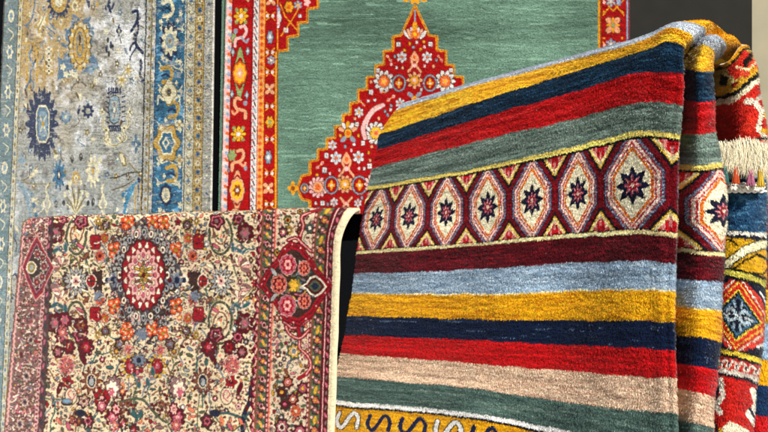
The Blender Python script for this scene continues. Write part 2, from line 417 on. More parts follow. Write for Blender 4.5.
def cream_plan(X, Y):
    # the photograph-like design coordinates follow the lean of the sheet
    PX = cream_lean(X, np.maximum(Y, 240)); PY = Y
    cv = Canvas(PX, PY, CR['cream']); c = CR; A = .62
    r = np.random.default_rng(21)
    pick = lambda *n: c[n[r.integers(len(n))]]
    cx0, cy0 = 143, 276
    def edge_to_px(x, y): return float(cream_lean(np.float64(x), np.float64(max(y, 240))))
    mir = lambda x: cx0 - (x - cx0) * .86
    def leaf(x, y, L, ang, col, rim='dark', fat=.34):
        if rim: cv.E(x, y, L + .7, L * fat + .7, c[rim], rot=ang)
        cv.E(x, y, L, L * fat, c[col], rot=ang)
    def rose_(x, y, q, cols, n=8, asp=A):
        ph = r.uniform(0, 6); k = len(cols)
        cv.E(x, y, (q + .7) * asp, q + .7, c['dark'], n=n, amp=.16, ph=ph)
        for i, col in enumerate(cols):
            z = q * (1 - i / k)
            if i: cv.E(x, y, (z + .55) * asp, z + .55, c['dark' if i % 2 else 'maroon'], n=n, amp=.12, ph=ph)
            cv.E(x, y, z * asp, z, c[col], n=n if i < k - 1 else 0, amp=.16 * (1 - .5 * i / k), ph=ph)
        if q > 4.5:
            for j in range(n): cv.L([(x + q * .62 * asp * math.cos(j * 6.283 / n + .4), y + q * .62 * math.sin(j * 6.283 / n + .4)), (x + q * .95 * asp * math.cos(j * 6.283 / n + .4), y + q * .95 * math.sin(j * 6.283 / n + .4))], .6, c['dark'])
    def tiny(x, y, q):
        k = r.integers(7)
        if k < 3: leaf(x, y, q, r.uniform(0, 3.1), ['maroon', 'green', 'rose', 'slate', 'salmon', 'brown', 'mauve', 'red', 'teal', 'grey', 'gold'][r.integers(11)], ['dark', 'dark', 'green', 'maroon'][r.integers(4)], .42)
        elif k == 3:
            cv.E(x, y, q * .9, q, c['dark'], n=5, amp=.2, ph=q * 9); cv.E(x, y, q * .62, q * .72, pick('maroon', 'mauve', 'slate', 'salmon', 'red', 'pink'), n=5, amp=.2, ph=q * 9); cv.E(x, y, q * .25, q * .3, pick('ivory', 'gold', 'navy'))
        elif k == 4: cv.petals(x, y, q * 1.1, pick('maroon', 'brown', 'rose', 'mauve', 'green'), 3 + r.integers(3), .85, c['dark'], c['dark'], .3, r.uniform(0, 6))
        elif k == 5:
            a = r.uniform(0, 6.3); b = r.uniform(-1.5, 1.5)
            cv.C([(x + q * t * math.cos(a + b * t) * 1.1, y + q * t * math.sin(a + b * t) * 1.3) for t in (-1, -.3, .3, 1)], .9, pick('dark', 'green', 'slate', 'maroon', 'teal', 'brown'))
        else: cv.E(x, y, q * .6, q * .75, c['dark']); cv.E(x, y, q * .35, q * .5, pick('red', 'maroon', 'rose', 'slate', 'gold'))
    def fill(x0, x1, n, q0, q1, gap, edge=False):
        """small motifs wherever the ground is still bare"""
        ry, rx = r.uniform(193, 474, n), r.uniform(x0, x1, n)
        for k in range(n):
            q = q0 + (q1 - q0) * k / n
            x, y = (edge_to_px(rx[k], ry[k]) if edge else rx[k] - .045 * (ry[k] - 225)), ry[k]
            j0, j1 = np.searchsorted(cv.X[int((y - 194) / .5) % len(cv.X)], (x - q * .8 - gap, x + q * .8 + gap)); i0, i1 = int((y - 194 - q - gap) / .5), int((y - 194 + q + gap) / .5)
            if not cv.busy[max(i0, 0):max(i1, 0), j0:j1].any(): tiny(x, y, q)
    def spiky(x, y, q, out='dark', mid='grey', core='pink', n=12, asp=.78):
        cv.E(x, y, q * asp, q, c[out], n=n, amp=.28); cv.E(x, y, q * asp * .78, q * .78, c[mid], n=n, amp=.26)
        cv.E(x, y, q * asp * .52, q * .55, c[out], n=n, amp=.18); cv.E(x, y, q * asp * .42, q * .45, c['ivory'], n=8, amp=.2)
        cv.E(x, y, q * asp * .24, q * .28, c[core]); cv.E(x, y, q * asp * .1, q * .12, c['maroon'])
    def bloom(x, y, q, a='maroon', b='rose', k='ivory', asp=.8):
        cv.petals(x, y, q, c[a], 7, asp, rim=c['dark'], fat=.32, ph=r.uniform(0, 6))
        cv.E(x, y, q * .5 * asp, q * .5, c[b], n=6, amp=.2); cv.E(x, y, q * .24 * asp, q * .24, c[k])
    def cluster(x, y, q, a='orange'):
        for k in range(4):
            t = k * math.pi / 2 + .6; px, py = x + math.cos(t) * q * .6 * .8, y + math.sin(t) * q * .62
            cv.E(px, py, q * .52 * .8, q * .52, c['maroon'], n=5, amp=.14); cv.E(px, py, q * .42 * .8, q * .42, c[a], n=5, amp=.16); cv.E(px, py, q * .12, q * .14, c['cream'])
        cv.E(x, y, q * .2, q * .25, c['olive'])
    # ---- fine filling of the field: hooked stems, buds, leaves
    for i in range(150):
        x, y = r.uniform(50, 262), r.uniform(195, 480); a = r.uniform(0, 6.3); L = r.uniform(5, 11)
        t = np.linspace(0, 1, 4); bend = r.uniform(-1.2, 1.2)
        pts = [(x + L * q * math.cos(a + bend * q) * .8, y + L * q * math.sin(a + bend * q)) for q in t]
        cv.C(pts, r.uniform(.7, 1.1), pick('green', 'slate', 'dark', 'green', 'teal', 'brown'))
        leaf(*pts[-1], r.uniform(1.4, 2.4), a + bend, pick_ if (pick_ := ['maroon', 'green', 'rose', 'slate', 'salmon', 'teal', 'olive'][r.integers(7)]) else 'red', 'dark')
    for i in range(430):
        x, y = r.uniform(50, 262), r.uniform(195, 480); k = r.integers(6)
        if k < 3: leaf(x, y, r.uniform(1.5, 3.0), r.uniform(0, 3.1), ['maroon', 'green', 'rose', 'slate', 'salmon', 'brown', 'mauve', 'gold'][r.integers(8)], ['dark', 'green', 'maroon', None][r.integers(4)])
        elif k == 3: rose_(x, y, r.uniform(2, 3.4), [['maroon', 'rose', 'cream'], ['dark', 'salmon', 'gold'], ['green', 'pink', 'maroon'], ['navy', 'slate', 'ivory']][r.integers(4)], 6, .8)
        elif k == 4: cv.E(x, y, r.uniform(.8, 1.4), r.uniform(1, 1.7), pick('red', 'maroon', 'green', 'navy', 'salmon'))
        else: bloom(x, y, r.uniform(2.6, 4), *[('maroon', 'rose'), ('mauve', 'cream'), ('salmon', 'gold'), ('slate', 'ivory')][r.integers(4)])
    for i in range(60):
        x, y = r.uniform(56, 256), r.uniform(195, 470); a = r.uniform(0, 6.3); pts = [(x, y)]
        for k in range(6):
            a += r.uniform(-.9, .9); x += 7 * math.cos(a); y += 10 * math.sin(a); pts.append((x, y))
        cv.C(pts, 1.5, pick('green', 'slate', 'teal', 'brown', 'green'))
        for q in pts[1::2]: leaf(q[0] + 2, q[1] - 2, 2.4, a + 1, ['green', 'maroon', 'slate'][r.integers(3)], 'dark')
    # ---- stems in the lower field
    for pts, wd, k in [([(88, 440), (90, 424), (98, 410), (96, 396)], 1.8, 'teal'), ([(108, 405), (120, 402), (132, 399), (143, 400), (152, 410), (164, 421), (176, 424)], 1.7, 'green'),
                       ([(200, 340), (197, 356), (196, 372), (199, 392), (198, 412), (197, 440)], 1.0, 'green'), ([(210, 392), (210, 410), (206, 424)], 1.0, 'slate'),
                       ([(128, 356), (129, 372), (128, 392)], 1.2, 'slate'), ([(146, 384), (149, 396), (150, 404)], 1.2, 'teal'), ([(56, 370), (66, 376), (72, 388), (78, 396)], 1.1, 'teal'),
                       ([(80, 380), (82, 396), (80, 420), (76, 440)], .9, 'green'), ([(64, 340), (66, 356), (64, 372)], .9, 'slate'), ([(214, 414), (228, 413), (243, 417), (250, 412)], 1.8, 'teal')]:
        cv.C(pts, wd + .9, c['dark']) if wd > 1.5 else None
        cv.C(pts, wd, c[k])
    cv.C([(257, 368), (252, 384), (250, 400), (244, 416), (242, 440)], 4.5, c['navy'])
    for y in range(372, 440, 9): leaf(254 - (y - 372) * .17 + r.uniform(-2, 2), y, 3.2, 1.2 + r.uniform(-.5, .5), ['mauve', 'navy', 'teal', 'maroon'][r.integers(4)])
    # ---- mirrored pairs (right side measured, left side repeats it)
    for m in (lambda x: x, mir):
        for sgn in (1, -1):
            yy = lambda y: y if sgn > 0 else 2 * cy0 + 4 - y
            # grey-green lattice and dark ground round the medallion
            for k in range(8):
                t = -1.2 + k * .34; x, y = m(cx0 + 32 * math.cos(t)), yy(cy0 - 4 + 52 * math.sin(t) * (-1))
                if abs(x - cx0) < 40: cv.E(x, y, 5, 7, c['grey'], n=5, amp=.2, ph=k); cv.E(x, y, 3.6, 5.5, c['dark'], n=5, amp=.25); cv.E(x, y, 2.2, 3.4, c['grey'])
            cv.P([(m(cx0), yy(215)), (m(cx0 + 13), yy(226)), (m(cx0 + 29), yy(244)), (m(cx0 + 36), yy(262)), (m(cx0 + 40), yy(276)), (m(cx0), yy(276))], '#45424a')
            for k in range(150):
                t = r.uniform(0, 1.57); q = r.uniform(.55, 1.16)
                x, y = m(cx0 + 35 * q * math.cos(t)), yy(cy0 - 60 * q * math.sin(t))
                leaf(x, y, r.uniform(1.4, 3.0), r.uniform(0, 3.1), ['navy', 'dark', 'grey', 'cream', 'green', 'mauve', 'navy', 'cream', 'dark', 'grey', 'pink', 'ivory', 'brown'][r.integers(13)], [None, 'dark', 'dark'][r.integers(3)])
            for x, y, q in ((163, 222.5, 7.5), (176, 250, 8.5)): cluster(m(x), yy(y), q)
            for x, y in ((157, 236), (167, 243)): leaf(m(x), yy(y), 5.5, 1.2 * (1 if m is not mir else -1) * sgn, 'grey'); leaf(m(x), yy(y), 3, 1.2 * (1 if m is not mir else -1) * sgn, 'maroon')
            for x, y in ((163, 262), (157, 250), (171, 270)): cv.E(m(x), yy(y), 3, 4.2, c['dark']); cv.E(m(x), yy(y), 2.2, 3.2, c['grey']); cv.E(m(x), yy(y), .9, 1.4, c['navy'])
            rose_(m(193), yy(256), 6.5, ['pink', 'salmon', 'orange', 'maroon'], 7, .8); rose_(m(188), yy(238), 6.5, ['cream', 'salmon', 'orange', 'olive'], 6, .85)
            rose_(m(186.5), yy(225), 6, ['olive', 'navy', 'mauve', 'slate'], 7, .85); rose_(m(196), yy(221), 4, ['gold', 'olive', 'cream'])
            cv.E(m(198.5), yy(242), 6.4, 8.6, c['dark'], n=4, amp=.1, ph=math.pi); cv.E(m(198.5), yy(242), 5.5, 7.6, c['red'], n=4, amp=.1, ph=math.pi)
            for k in range(5): cv.E(m(198.5) + r.uniform(-3, 3), yy(242) + r.uniform(-4, 4), .7, 1, c['maroon'])
            # scrolled leaf
            pts = [(m(x), yy(y)) for x, y in ((209, 229), (210, 242), (215, 252), (222, 254), (229, 248), (232, 238), (230, 226), (226, 219))]
            cv.C(pts, 3.6, c['cream']); cv.C(pts, 2.6, c['dark']); cv.C(pts, 1.2, c['green'])
            pts = [(m(x), yy(y)) for x, y in ((212, 222), (213, 232), (216, 240), (221, 244), (226, 240), (227, 231), (223, 226))]
            cv.C(pts, 1.6, c['brown']); leaf(m(216), yy(246), 4, .6, 'rose', 'maroon'); leaf(m(219), yy(231), 5, 1.4, 'ivory', 'gold'); leaf(m(221), yy(236), 2.4, 1.5, 'salmon', None)
            for k in range(6): leaf(m(213 + k * 3.2), yy(259 - abs(k - 2.5) * 1.2), 2.1, .3 * (k - 2.5) + 1.57, 'brown' if k % 2 else 'olive', None)
            leaf(m(209), yy(256), 4.2, 2.2, 'brown', 'maroon'); leaf(m(211), yy(266), 4.5, .4, 'ivory', 'olive')
            bloom(m(245), yy(233), 11, 'maroon', 'mauve', 'rose'); rose_(m(216), yy(221), 8, ['maroon', 'rose', 'maroon', 'mauve'], 5, .9); rose_(m(238), yy(219), 6, ['maroon', 'rose', 'maroon'], 7, .9)
            for k, (x, y) in enumerate(((238, 250), (246, 251), (233, 247))): leaf(m(x), yy(y), 4.5, (.5, 2.6, 1.5)[k], 'teal', 'slate')
            for k in range(7):
                t = -2.4 + k * .45; leaf(m(240 + 6.5 * math.cos(t)), yy(268 - 7 * math.sin(t) * -1), 5, t if m is not mir else math.pi - t, ['mauve', 'ivory', 'pink'][k % 3], 'brown')
            for x, y in ((251, 260), (254.5, 269)): cv.E(m(x), yy(y), 2.3, 3.6, c['dark']); cv.E(m(x), yy(y), 1.3, 2.3, c['brown']); cv.E(m(x), yy(y), .5, .9, c['cream'])
        # along the middle line
        spiky(m(221), 281, 14.5)
        cv.P([(m(190), 270), (m(201), 272), (m(201), 289), (m(190), 291)], c['navy']); cv.E(m(195), 281, 6, 11, c['dark'], n=6, amp=.2); cv.E(m(195), 296, 4.5, 5, c['slate'], n=5, amp=.2)
        cv.E(m(203), 281, 5.3, 7, c['ivory']); cv.E(m(203), 281, 4.6, 6.3, c['red']); cv.L([(m(203), 275), (m(203), 287)], 1.1, c['dark']); cv.L([(m(199), 281), (m(207), 281)], 1.4, c['dark'])
        for x, q in ((184, 5), (177, 6), (170, 5)): cv.E(m(x), 280, q * .8, q, c['ivory'] if x == 184 else c['slate'], n=4, amp=.25); cv.E(m(x), 280, q * .5, q * .6, c['navy'] if x != 170 else c['maroon'])
        cv.petals(m(255), 283, 5, c['red'], 6, .8); rose_(m(240), 282, 4, ['pink', 'maroon', 'cream'])
        # below the medallion
        rose_(m(174), 351, 7, ['olive', 'cream', 'brown', 'gold'], 9, .8); rose_(m(170), 344, 6, ['dark', 'mauve', 'slate'], 6, .8); rose_(m(160.5), 350, 8, ['cream', 'pink', 'salmon', 'rose'], 7, .7)
        for k in range(10):
            t = k * .628; leaf(m(157.5) + 6.5 * math.cos(t), 366 + 9 * math.sin(t), 3.2, t, 'gold', 'olive')
        cv.E(m(157.5), 366, 6.2, 8.6, c['dark'], n=9, amp=.06); cv.E(m(157.5), 366, 5.2, 7.6, c['red'], n=9, amp=.06); cv.E(m(157.5), 366, 2.2, 3.6, c['rose'])
        for i, (x, y) in enumerate(((154, 406), (160, 403), (167, 396), (166, 405), (160, 411), (168, 413))):
            cv.petals(m(x), y, 4.4, c['brown' if i % 2 else 'maroon'], 3, .9, c['maroon'], c['dark'], .36, 1.57)
        bloom(m(178), 417, 10, 'maroon', 'rose', 'pink'); rose_(m(176), 425, 6, ['rose', 'salmon', 'pink'], 7, .8); cv.E(m(174), 409, 5, 7, c['maroon'], n=7, amp=.12); cv.E(m(174), 409, 3, 4.5, c['pink'], n=7, amp=.15); cv.E(m(174), 409, 1.4, 2, c['red'])
        cv.E(m(178), 387, 9, 12, c['dark'], n=9, amp=.14); cv.E(m(178), 387, 7.6, 10.4, c['mauve'], n=9, amp=.14); cv.E(m(179), 389, 5.4, 7.6, c['ivory'], n=7, amp=.16); cv.E(m(180), 392, 3.2, 4.6, c['rose'], n=6, amp=.2)
        spiky(m(203), 381, 12, 'maroon', 'brown', 'navy', 10); cv.E(m(203), 381, 5, 7.5, c['cream']); cv.E(m(203), 381, 4, 6.2, c['navy']); cv.E(m(203), 382, 2.4, 3.8, c['grey'])
        rose_(m(207), 421, 7.5, ['dark', 'maroon', 'rose', 'maroon'], 6, .8); rose_(m(232), 365, 10, ['pink', 'salmon', 'rose', 'salmon', 'pink'], 11, .8)
        bloom(m(229), 347, 8, 'maroon', 'red', 'maroon'); bloom(m(242), 352, 7, 'maroon', 'mauve', 'rose'); bloom(m(209), 347, 10, 'maroon', 'red', 'rose'); leaf(m(213), 358, 7, 1.2, 'maroon', 'dark')
        cv.petals(m(231), 382, 7, c['red'], 5, .9, c['maroon'], c['dark']); cv.E(m(226.5), 396, 6.5, 9, c['dark']); cv.E(m(226.5), 396, 5.5, 8, c['cream']); cv.C([(m(228), 401), (m(223), 397), (m(226), 390), (m(230), 394), (m(227), 398)], 1.3, c['rose'])
        leaf(m(240), 388, 6, 1.9, 'maroon', 'dark'); leaf(m(215), 413, 5, .2, 'navy', 'dark', .6); leaf(m(241), 421, 4, 1, 'salmon'); leaf(m(222), 421, 5, 1.4, 'salmon', 'olive'); leaf(m(230), 426, 5, 1.2, 'rose')
        bloom(m(190), 440, 8); rose_(m(222), 444, 8, ['dark', 'slate', 'ivory', 'rose']); rose_(m(160), 446, 8, ['maroon', 'rose', 'ivory'])
        for x, y in ((153, 372), (148, 383)): leaf(m(x), y, 5, 1.5, 'teal', 'slate')
    # single ones at the left
    bloom(65, 320, 9, 'maroon', 'rose', 'mauve'); bloom(81, 325, 9, 'maroon', 'brown', 'maroon'); rose_(63, 332, 7, ['rose', 'salmon', 'pink']); cv.E(63, 408, 1, 1, c['red'])
    bloom(102, 398, 10, 'red', 'maroon', 'pink'); rose_(102, 406, 7, ['maroon', 'rose', 'pink'], 7, .8)
    cv.E(67, 402, 6, 4, c['dark']); cv.E(67, 401, 5, 2.6, c['slate']); cv.E(67, 401, 3, 1.3, '#6f98b0'); rose_(84, 401, 6.5, ['dark', 'pink', 'cream', 'maroon'], 6, .9)
    for x, y in ((133, 413), (139.5, 416)): leaf(x, y, 5.5, .9 if x < 135 else 2.1, 'teal', 'dark', .42)
    rose_(123, 423, 7, ['dark', 'maroon', 'red', 'rose']); rose_(134, 430, 7, ['dark', 'maroon', 'red', 'rose']); rose_(72, 420, 5, ['maroon', 'salmon', 'brown']); rose_(79, 421, 5, ['maroon', 'brown', 'salmon'])
    cv.E(139, 360, 8, 8, c['dark'], n=9, amp=.2); cv.E(139, 360, 6, 6, c['slate'], n=9, amp=.2); cv.E(139, 360, 2.5, 3, c['navy'])
    for sx in (-4, 0, 4): cv.E(137.5 + sx, 372 - abs(sx) * .5, 2.4, 3.4, c['maroon']); cv.E(137.5 + sx, 372 - abs(sx) * .5, 1.5, 2.3, c['red' if sx else 'rose'])
    for y in (222, 329):
        for x in (137, 150): cluster(x - (9 if x < 140 else -2), y, 8)
    for x in (133, 139, 145, 151):
        leaf(x, 232, 7, 1.57, 'grey', 'dark', .3); leaf(x, 232, 3.4, 1.57, 'pink', None, .3); leaf(x, 318, 7, 1.57, 'grey', 'dark', .3); leaf(x, 318, 3.4, 1.57, 'pink', None, .3)
    cv.E(142, 334, 6, 6, c['slate'], n=6, amp=.2)
    # ---- fine drawing over the larger flowers: veins, outlines, specks
    for k in range(2200):
        x, y = r.uniform(50, 258), r.uniform(194, 474); a = r.uniform(0, 6.3); q = r.uniform(.9, 2.4)
        i0, j0 = int((y - 194) / .5), np.searchsorted(cv.X[int((y - 194) / .5)], x)
        if i0 >= len(cv.X) or j0 >= cv.X.shape[1] or not cv.busy[i0, j0]: continue
        k2 = r.integers(6)
        if k2 < 3: cv.C([(x - q * math.cos(a), y - q * math.sin(a)), (x + r.uniform(-.6, .6), y + r.uniform(-.6, .6)), (x + q * math.cos(a), y + q * math.sin(a))], .62, pick('dark', 'dark', 'maroon', 'cream', 'green', 'ivory'))
        elif k2 < 5: cv.E(x, y, .55, .75, pick('ivory', 'dark', 'pink', 'cream', 'maroon', 'gold'))
        else: cv.E(x, y, 1.1, 1.5, c['dark']); cv.E(x, y, .6, .9, pick('pink', 'ivory', 'salmon', 'slate'))
    # ---- the round medallion
    for k in range(20):
        t = k * math.pi / 10; x, y = 143.5 + 24 * math.cos(t), 275 + 43 * math.sin(t)
        cv.E(x, y, 3.0, 4.6, c['dark']); cv.E(x, y, 2.2, 3.6, c['grey' if k % 2 else 'ivory']); cv.E(x, y, 1.1, 2, c['navy' if k % 2 else 'maroon'])
    cv.E(143.5, 275, 22.4, 36.6, c['dark'], n=20, amp=.035); cv.E(143.5, 275, 21.4, 35.4, c['maroon'], n=20, amp=.035); cv.E(143.5, 275, 20.4, 34, c['red'], n=20, amp=.03)
    for k in range(16):
        t = k * math.pi / 8 + .2; x, y = 143.5 + 17.9 * math.cos(t), 275 + 30 * math.sin(t)
        cv.E(x, y, 1.9, 3.4, c['maroon'], n=3, amp=.2, ph=-3 * t); cv.E(x, y, 1.5, 2.8, c['ivory'], n=3, amp=.25, ph=-3 * t)
    cv.E(143.5, 275, 15.6, 26.4, c['dark'], n=16, amp=.06); cv.E(143.5, 275, 14.8, 25.2, c['pink'], n=16, amp=.08)
    for k in range(16):
        t = k * math.pi / 8; x, y = 143.5 + 11.6 * math.cos(t), 275 + 20 * math.sin(t)
        cv.E(x, y, 1.7, 2.8, c['maroon']); cv.E(x, y, 1.2, 2.1, c['cream' if k % 2 else 'rose'])
    cv.E(143.5, 275, 9.6, 16.6, c['maroon'], n=12, amp=.08); cv.E(143.5, 275, 8.9, 15.6, c['ivory'], n=12, amp=.1)
    for k in range(12):
        t = k * math.pi / 6; x, y = 143.5 + 6.9 * math.cos(t), 275 + 12.2 * math.sin(t)
        leaf(x, y, 2.6, t, ['salmon', 'brown', 'rose', 'gold'][k % 4], 'dark', .4)
    cv.E(143.5, 275, 5, 9, c['dark'], n=8, amp=.2); cv.E(143.5, 275, 4.3, 8, c['olive'], n=8, amp=.25)
    for k in range(8):
        t = k * math.pi / 4 + .39; leaf(143.5 + 2.8 * math.cos(t), 275 + 5 * math.sin(t), 1.8, t, ['gold', 'salmon', 'green', 'maroon'][k % 4], None)
    cv.L([(137, 276), (150, 276)], 1, c['maroon']); cv.E(143.5, 275, 1.8, 3, c['maroon'])
    fill(54, 258, 4500, 4.2, 2.2, .35); fill(54, 258, 9000, 2.2, 1.2, .28); fill(54, 258, 14000, 1.3, .8, .2)
    # ---- borders
    PXs, PYs = cv.X, cv.Y
    edgeX = X                                            # the border lines run true to the edge of the rug
    def stripe(a, b, col, wig=0, per=9.0):
        c.setdefault(col, col)
        m = (edgeX >= a + wig * np.sin(PYs * 2 * math.pi / per)) & (edgeX < b + wig * np.sin(PYs * 2 * math.pi / per)); cv.c[m] = lin(c[col])
    def runner(x0, w_, per, kinds, y0=190, y1=490, asp=.8, ph=0):
        for k, y in enumerate(np.arange(y0 + ph, y1, per)):
            kinds[k % len(kinds)](edge_to_px(x0, y) + r.uniform(-.2, .2), y)
    # right border
    stripe(259, 280, 'cream'); stripe(258, 262, 'maroon', 1.2, 11); stripe(262, 264, 'brown'); stripe(264, 272.5, 'green'); stripe(272.5, 275.5, 'maroon'); stripe(275.5, 276.8, 'salmon')
    runner(260.5, 3, 6, [lambda x, y: leaf(x, y, 2.4, 1.2, 'rose', None), lambda x, y: leaf(x, y, 2.2, 1.9, 'pink', None)])
    runner(268, 8, 9, [lambda x, y: rose_(x, y, 4.2, ['dark', 'pink', 'maroon'], 6, .8), lambda x, y: rose_(x, y, 4.0, ['dark', 'salmon', 'gold'], 6, .8), lambda x, y: leaf(x, y, 4, 1.2, 'gold', 'teal')])
    runner(268, 8, 4.5, [lambda x, y: cv.E(x + 3, y, 1, 1.3, c['pink']), lambda x, y: cv.E(x - 3, y, 1, 1.4, c['rose'])], ph=2)
    runner(274, 3, 5, [lambda x, y: cv.E(x, y, .8, 1.6, c['pink'])])
    stripe(276.8, 313, '#cbb69c'); cv.busy[:] = False
    for i in range(230):
        y = r.uniform(192, 485); x = edge_to_px(r.uniform(278, 312), y); k = r.integers(5)
        if k < 2: leaf(x, y, r.uniform(1.5, 3), r.uniform(0, 3.1), ['green', 'teal', 'rose', 'maroon', 'slate', 'gold', 'salmon'][r.integers(7)], [None, 'dark', 'green'][r.integers(3)])
        elif k == 2: rose_(x, y, r.uniform(2, 4), [['dark', 'pink', 'maroon'], ['green', 'gold', 'maroon'], ['navy', 'slate', 'ivory'], ['maroon', 'salmon', 'ivory']][r.integers(4)], 6, .85)
        elif k == 3: cv.C([(x, y), (x + r.uniform(-3, 3), y + 3), (x + r.uniform(-4, 4), y + 6)], .9, pick('green', 'slate', 'teal', 'red'))
        else: cv.E(x, y, 1, 1.4, pick('red', 'maroon', 'navy', 'green'))
    for x, y, q, cols in ((294, 351, 8, ['teal', 'gold', 'cream', 'slate']), (288, 382, 6, ['maroon', 'salmon', 'pink']), (282, 392, 6, ['dark', 'maroon', 'gold']), (303, 388, 6, ['maroon', 'rose', 'gold']),
                          (285, 404, 6, ['dark', 'maroon', 'rose']), (293, 399, 6, ['maroon', 'salmon', 'ivory']), (296, 411, 6, ['salmon', 'orange', 'cream']), (282, 427, 8, ['dark', 'rose', 'ivory', 'maroon']), (300, 432, 8, ['maroon', 'rose', 'ivory']),
                          (289, 230, 4, ['gold', 'olive', 'cream']), (283, 232, 5, ['dark', 'rose', 'cream']), (309, 228, 5, ['green', 'teal', 'ivory']), (300, 330, 5, ['dark', 'slate', 'ivory'])): rose_(x, y, q, cols, 7, .85)
    # guard on the right of the main border
    stripe(313, 315, 'maroon'); stripe(315, 317, 'brown'); stripe(317, 326, 'green'); stripe(326, 328.5, 'maroon'); stripe(328.5, 334.5, 'maroon'); stripe(328.3, 329.2, 'pink')
    runner(321.5, 8, 10, [lambda x, y: rose_(x, y, 4.6, ['dark', 'salmon', 'gold'], 6, .8), lambda x, y: rose_(x, y, 4.2, ['dark', 'mauve', 'pink'], 6, .8), lambda x, y: leaf(x, y, 4, 1.8, 'gold', 'olive')])
    runner(321.5, 8, 5, [lambda x, y: cv.E(x + 3, y, 1, 1.3, c['salmon']), lambda x, y: cv.E(x - 3.2, y, 1, 1.4, c['pink'])], ph=2)
    runner(332, 5, 7.5, [lambda x, y: leaf(x, y, 3, 1.2, 'rose', 'dark'), lambda x, y: leaf(x, y, 2.4, 1.8, 'mauve', 'dark')]); runner(314, 3, 5, [lambda x, y: cv.E(x, y, .8, 1.6, c['pink'])])
    # red ribbons above and below the big border medallion
    for pts in ([(301, 246), (300, 236), (303, 226), (301, 217), (308, 212), (316, 208)], [(288, 240), (296, 238), (303, 244), (311, 251)], [(284, 322), (294, 328), (305, 322), (310, 318)],
                [(298, 324), (300, 338), (300, 348), (308, 356), (311, 366), (306, 374), (299, 378)], [(286, 326), (290, 334), (300, 338), (309, 330)]):
        cv.C(pts, 4.2, c['dark']); cv.C(pts, 3.2, c['red'])
        cv.C(pts[1:-1] if len(pts) > 4 else pts, 1.0, c['pink'])
    dia = [(259.5, 284), (266, 272), (275, 262), (283, 248), (291, 241.5), (301, 245), (311, 258), (319, 270), (333, 286), (323, 298), (313, 315), (299, 325.5), (284, 320), (274, 303), (266, 294)]
    cen = np.array([295, 284.]); dp = np.array(dia)
    for q, k in ((1.03, 'maroon'), (1.0, 'red'), (.93, 'maroon'), (.90, 'red'), (.83, 'dark')): cv.P(cen + (dp - cen) * q, c[k])
    fill(278, 312, 5000, 3.4, .8, .15, True)
    for t in np.linspace(0, 1, 34):
        p = cen + (herm(np.arange(len(dp) + 1), np.vstack([dp, dp[:1]]), np.array([t * len(dp)]))[0] - cen) * .93; cv.E(p[0], p[1], .7, 1, c['pink' if int(t * 33) % 2 else 'dark'])
    for k in range(90):
        t = r.uniform(0, 6.3); q = r.uniform(.15, .74); x, y = cen + np.array([math.cos(t) * 27, math.sin(t) * 36]) * q
        leaf(x, y, r.uniform(1.4, 2.8), r.uniform(0, 3.1), ['slate', 'green', 'teal', 'rose', 'gold', 'grey'][r.integers(6)], None)
    for x, y, q, k in ((288, 264.5, 10.5, 0), (287.5, 305.5, 11, 0), (279, 284, 10, 1), (304, 268, 7.5, 1), (304.5, 301, 8, 1)):
        cv.E(x, y, q * .8, q, c['pink'], n=11, amp=.05); cv.E(x, y, q * .75, q * .94, c['maroon'], n=11, amp=.06); cv.E(x, y, q * .70, q * .88, c['rose' if k == 0 else 'salmon'], n=11, amp=.08); cv.E(x, y, q * .56, q * .7, c['red' if k == 0 else 'maroon'], n=8, amp=.14)
        for j in range(6): cv.E(x + q * .3 * math.cos(j * 1.05) * .8, y + q * .36 * math.sin(j * 1.05), q * .13, q * .16, c['pink' if k == 0 else 'salmon'])
        cv.E(x, y, q * .14, q * .17, c['red'])
    for x in (293, 297, 294): cv.E(x, 285, 3.4, 5.5, c['olive' if x != 294 else 'gold'], n=6, amp=.25)
    tear = [(301, 286), (306, 283), (310, 277), (316, 275), (322, 280), (327, 286.5), (322, 293), (316, 297), (310, 294), (306, 289)]
    tc_ = np.array([315, 286.]); tp = np.array(tear)
    for q, k in ((1, 'ivory'), (.83, 'dark'), (.74, 'maroon'), (.55, 'green'), (.34, 'navy')): cv.P(tc_ + (tp - tc_) * q, c[k])
    for y in (272, 297): leaf(274, y, 5, .9 if y < 280 else 2.2, 'grey', 'dark')
    # left border
    stripe(0, 53, '#76544f'); cv.busy[:] = False; stripe(48, 53.5, 'maroon', .8, 8); stripe(51.5, 54, 'dark', .8, 8); stripe(45.5, 48, 'pink', .5, 6); stripe(23.5, 25, 'pink', .4, 5); stripe(20, 23, 'brown')
    runner(46.7, 2, 4, [lambda x, y: cv.E(x, y, .9, 1.3, c['maroon']), lambda x, y: cv.E(x, y, .9, 1.3, c['dark'])])
    runner(50, 5, 8, [lambda x, y: leaf(x, y, 3, 1.3, 'mauve', 'dark'), lambda x, y: leaf(x, y, 3, 1.8, 'rose', 'navy'), lambda x, y: leaf(x, y, 3, 1.5, 'navy', 'dark')])
    for i in range(230):
        y = r.uniform(196, 480); x = edge_to_px(r.uniform(26, 45), y); k = r.integers(4)
        if k < 2: leaf(x, y, r.uniform(1.4, 2.8), r.uniform(0, 3.1), ['rose', 'maroon', 'ivory', 'pink', 'slate', 'salmon', 'ivory', 'mauve'][r.integers(8)], [None, 'maroon', 'brown'][r.integers(3)])
        elif k == 2: rose_(x, y, r.uniform(2.2, 3.8), [['maroon', 'pink', 'maroon'], ['brown', 'ivory', 'rose'], ['mauve', 'pink', 'navy']][r.integers(3)], 6, .8)
        else: cv.C([(x, y), (x + r.uniform(-3, 3), y + 3), (x + r.uniform(-4, 4), y + 6)], .9, pick('red', 'maroon', 'rose', 'ivory'))
    fill(26.5, 45, 4500, 3.2, .9, .12, True)
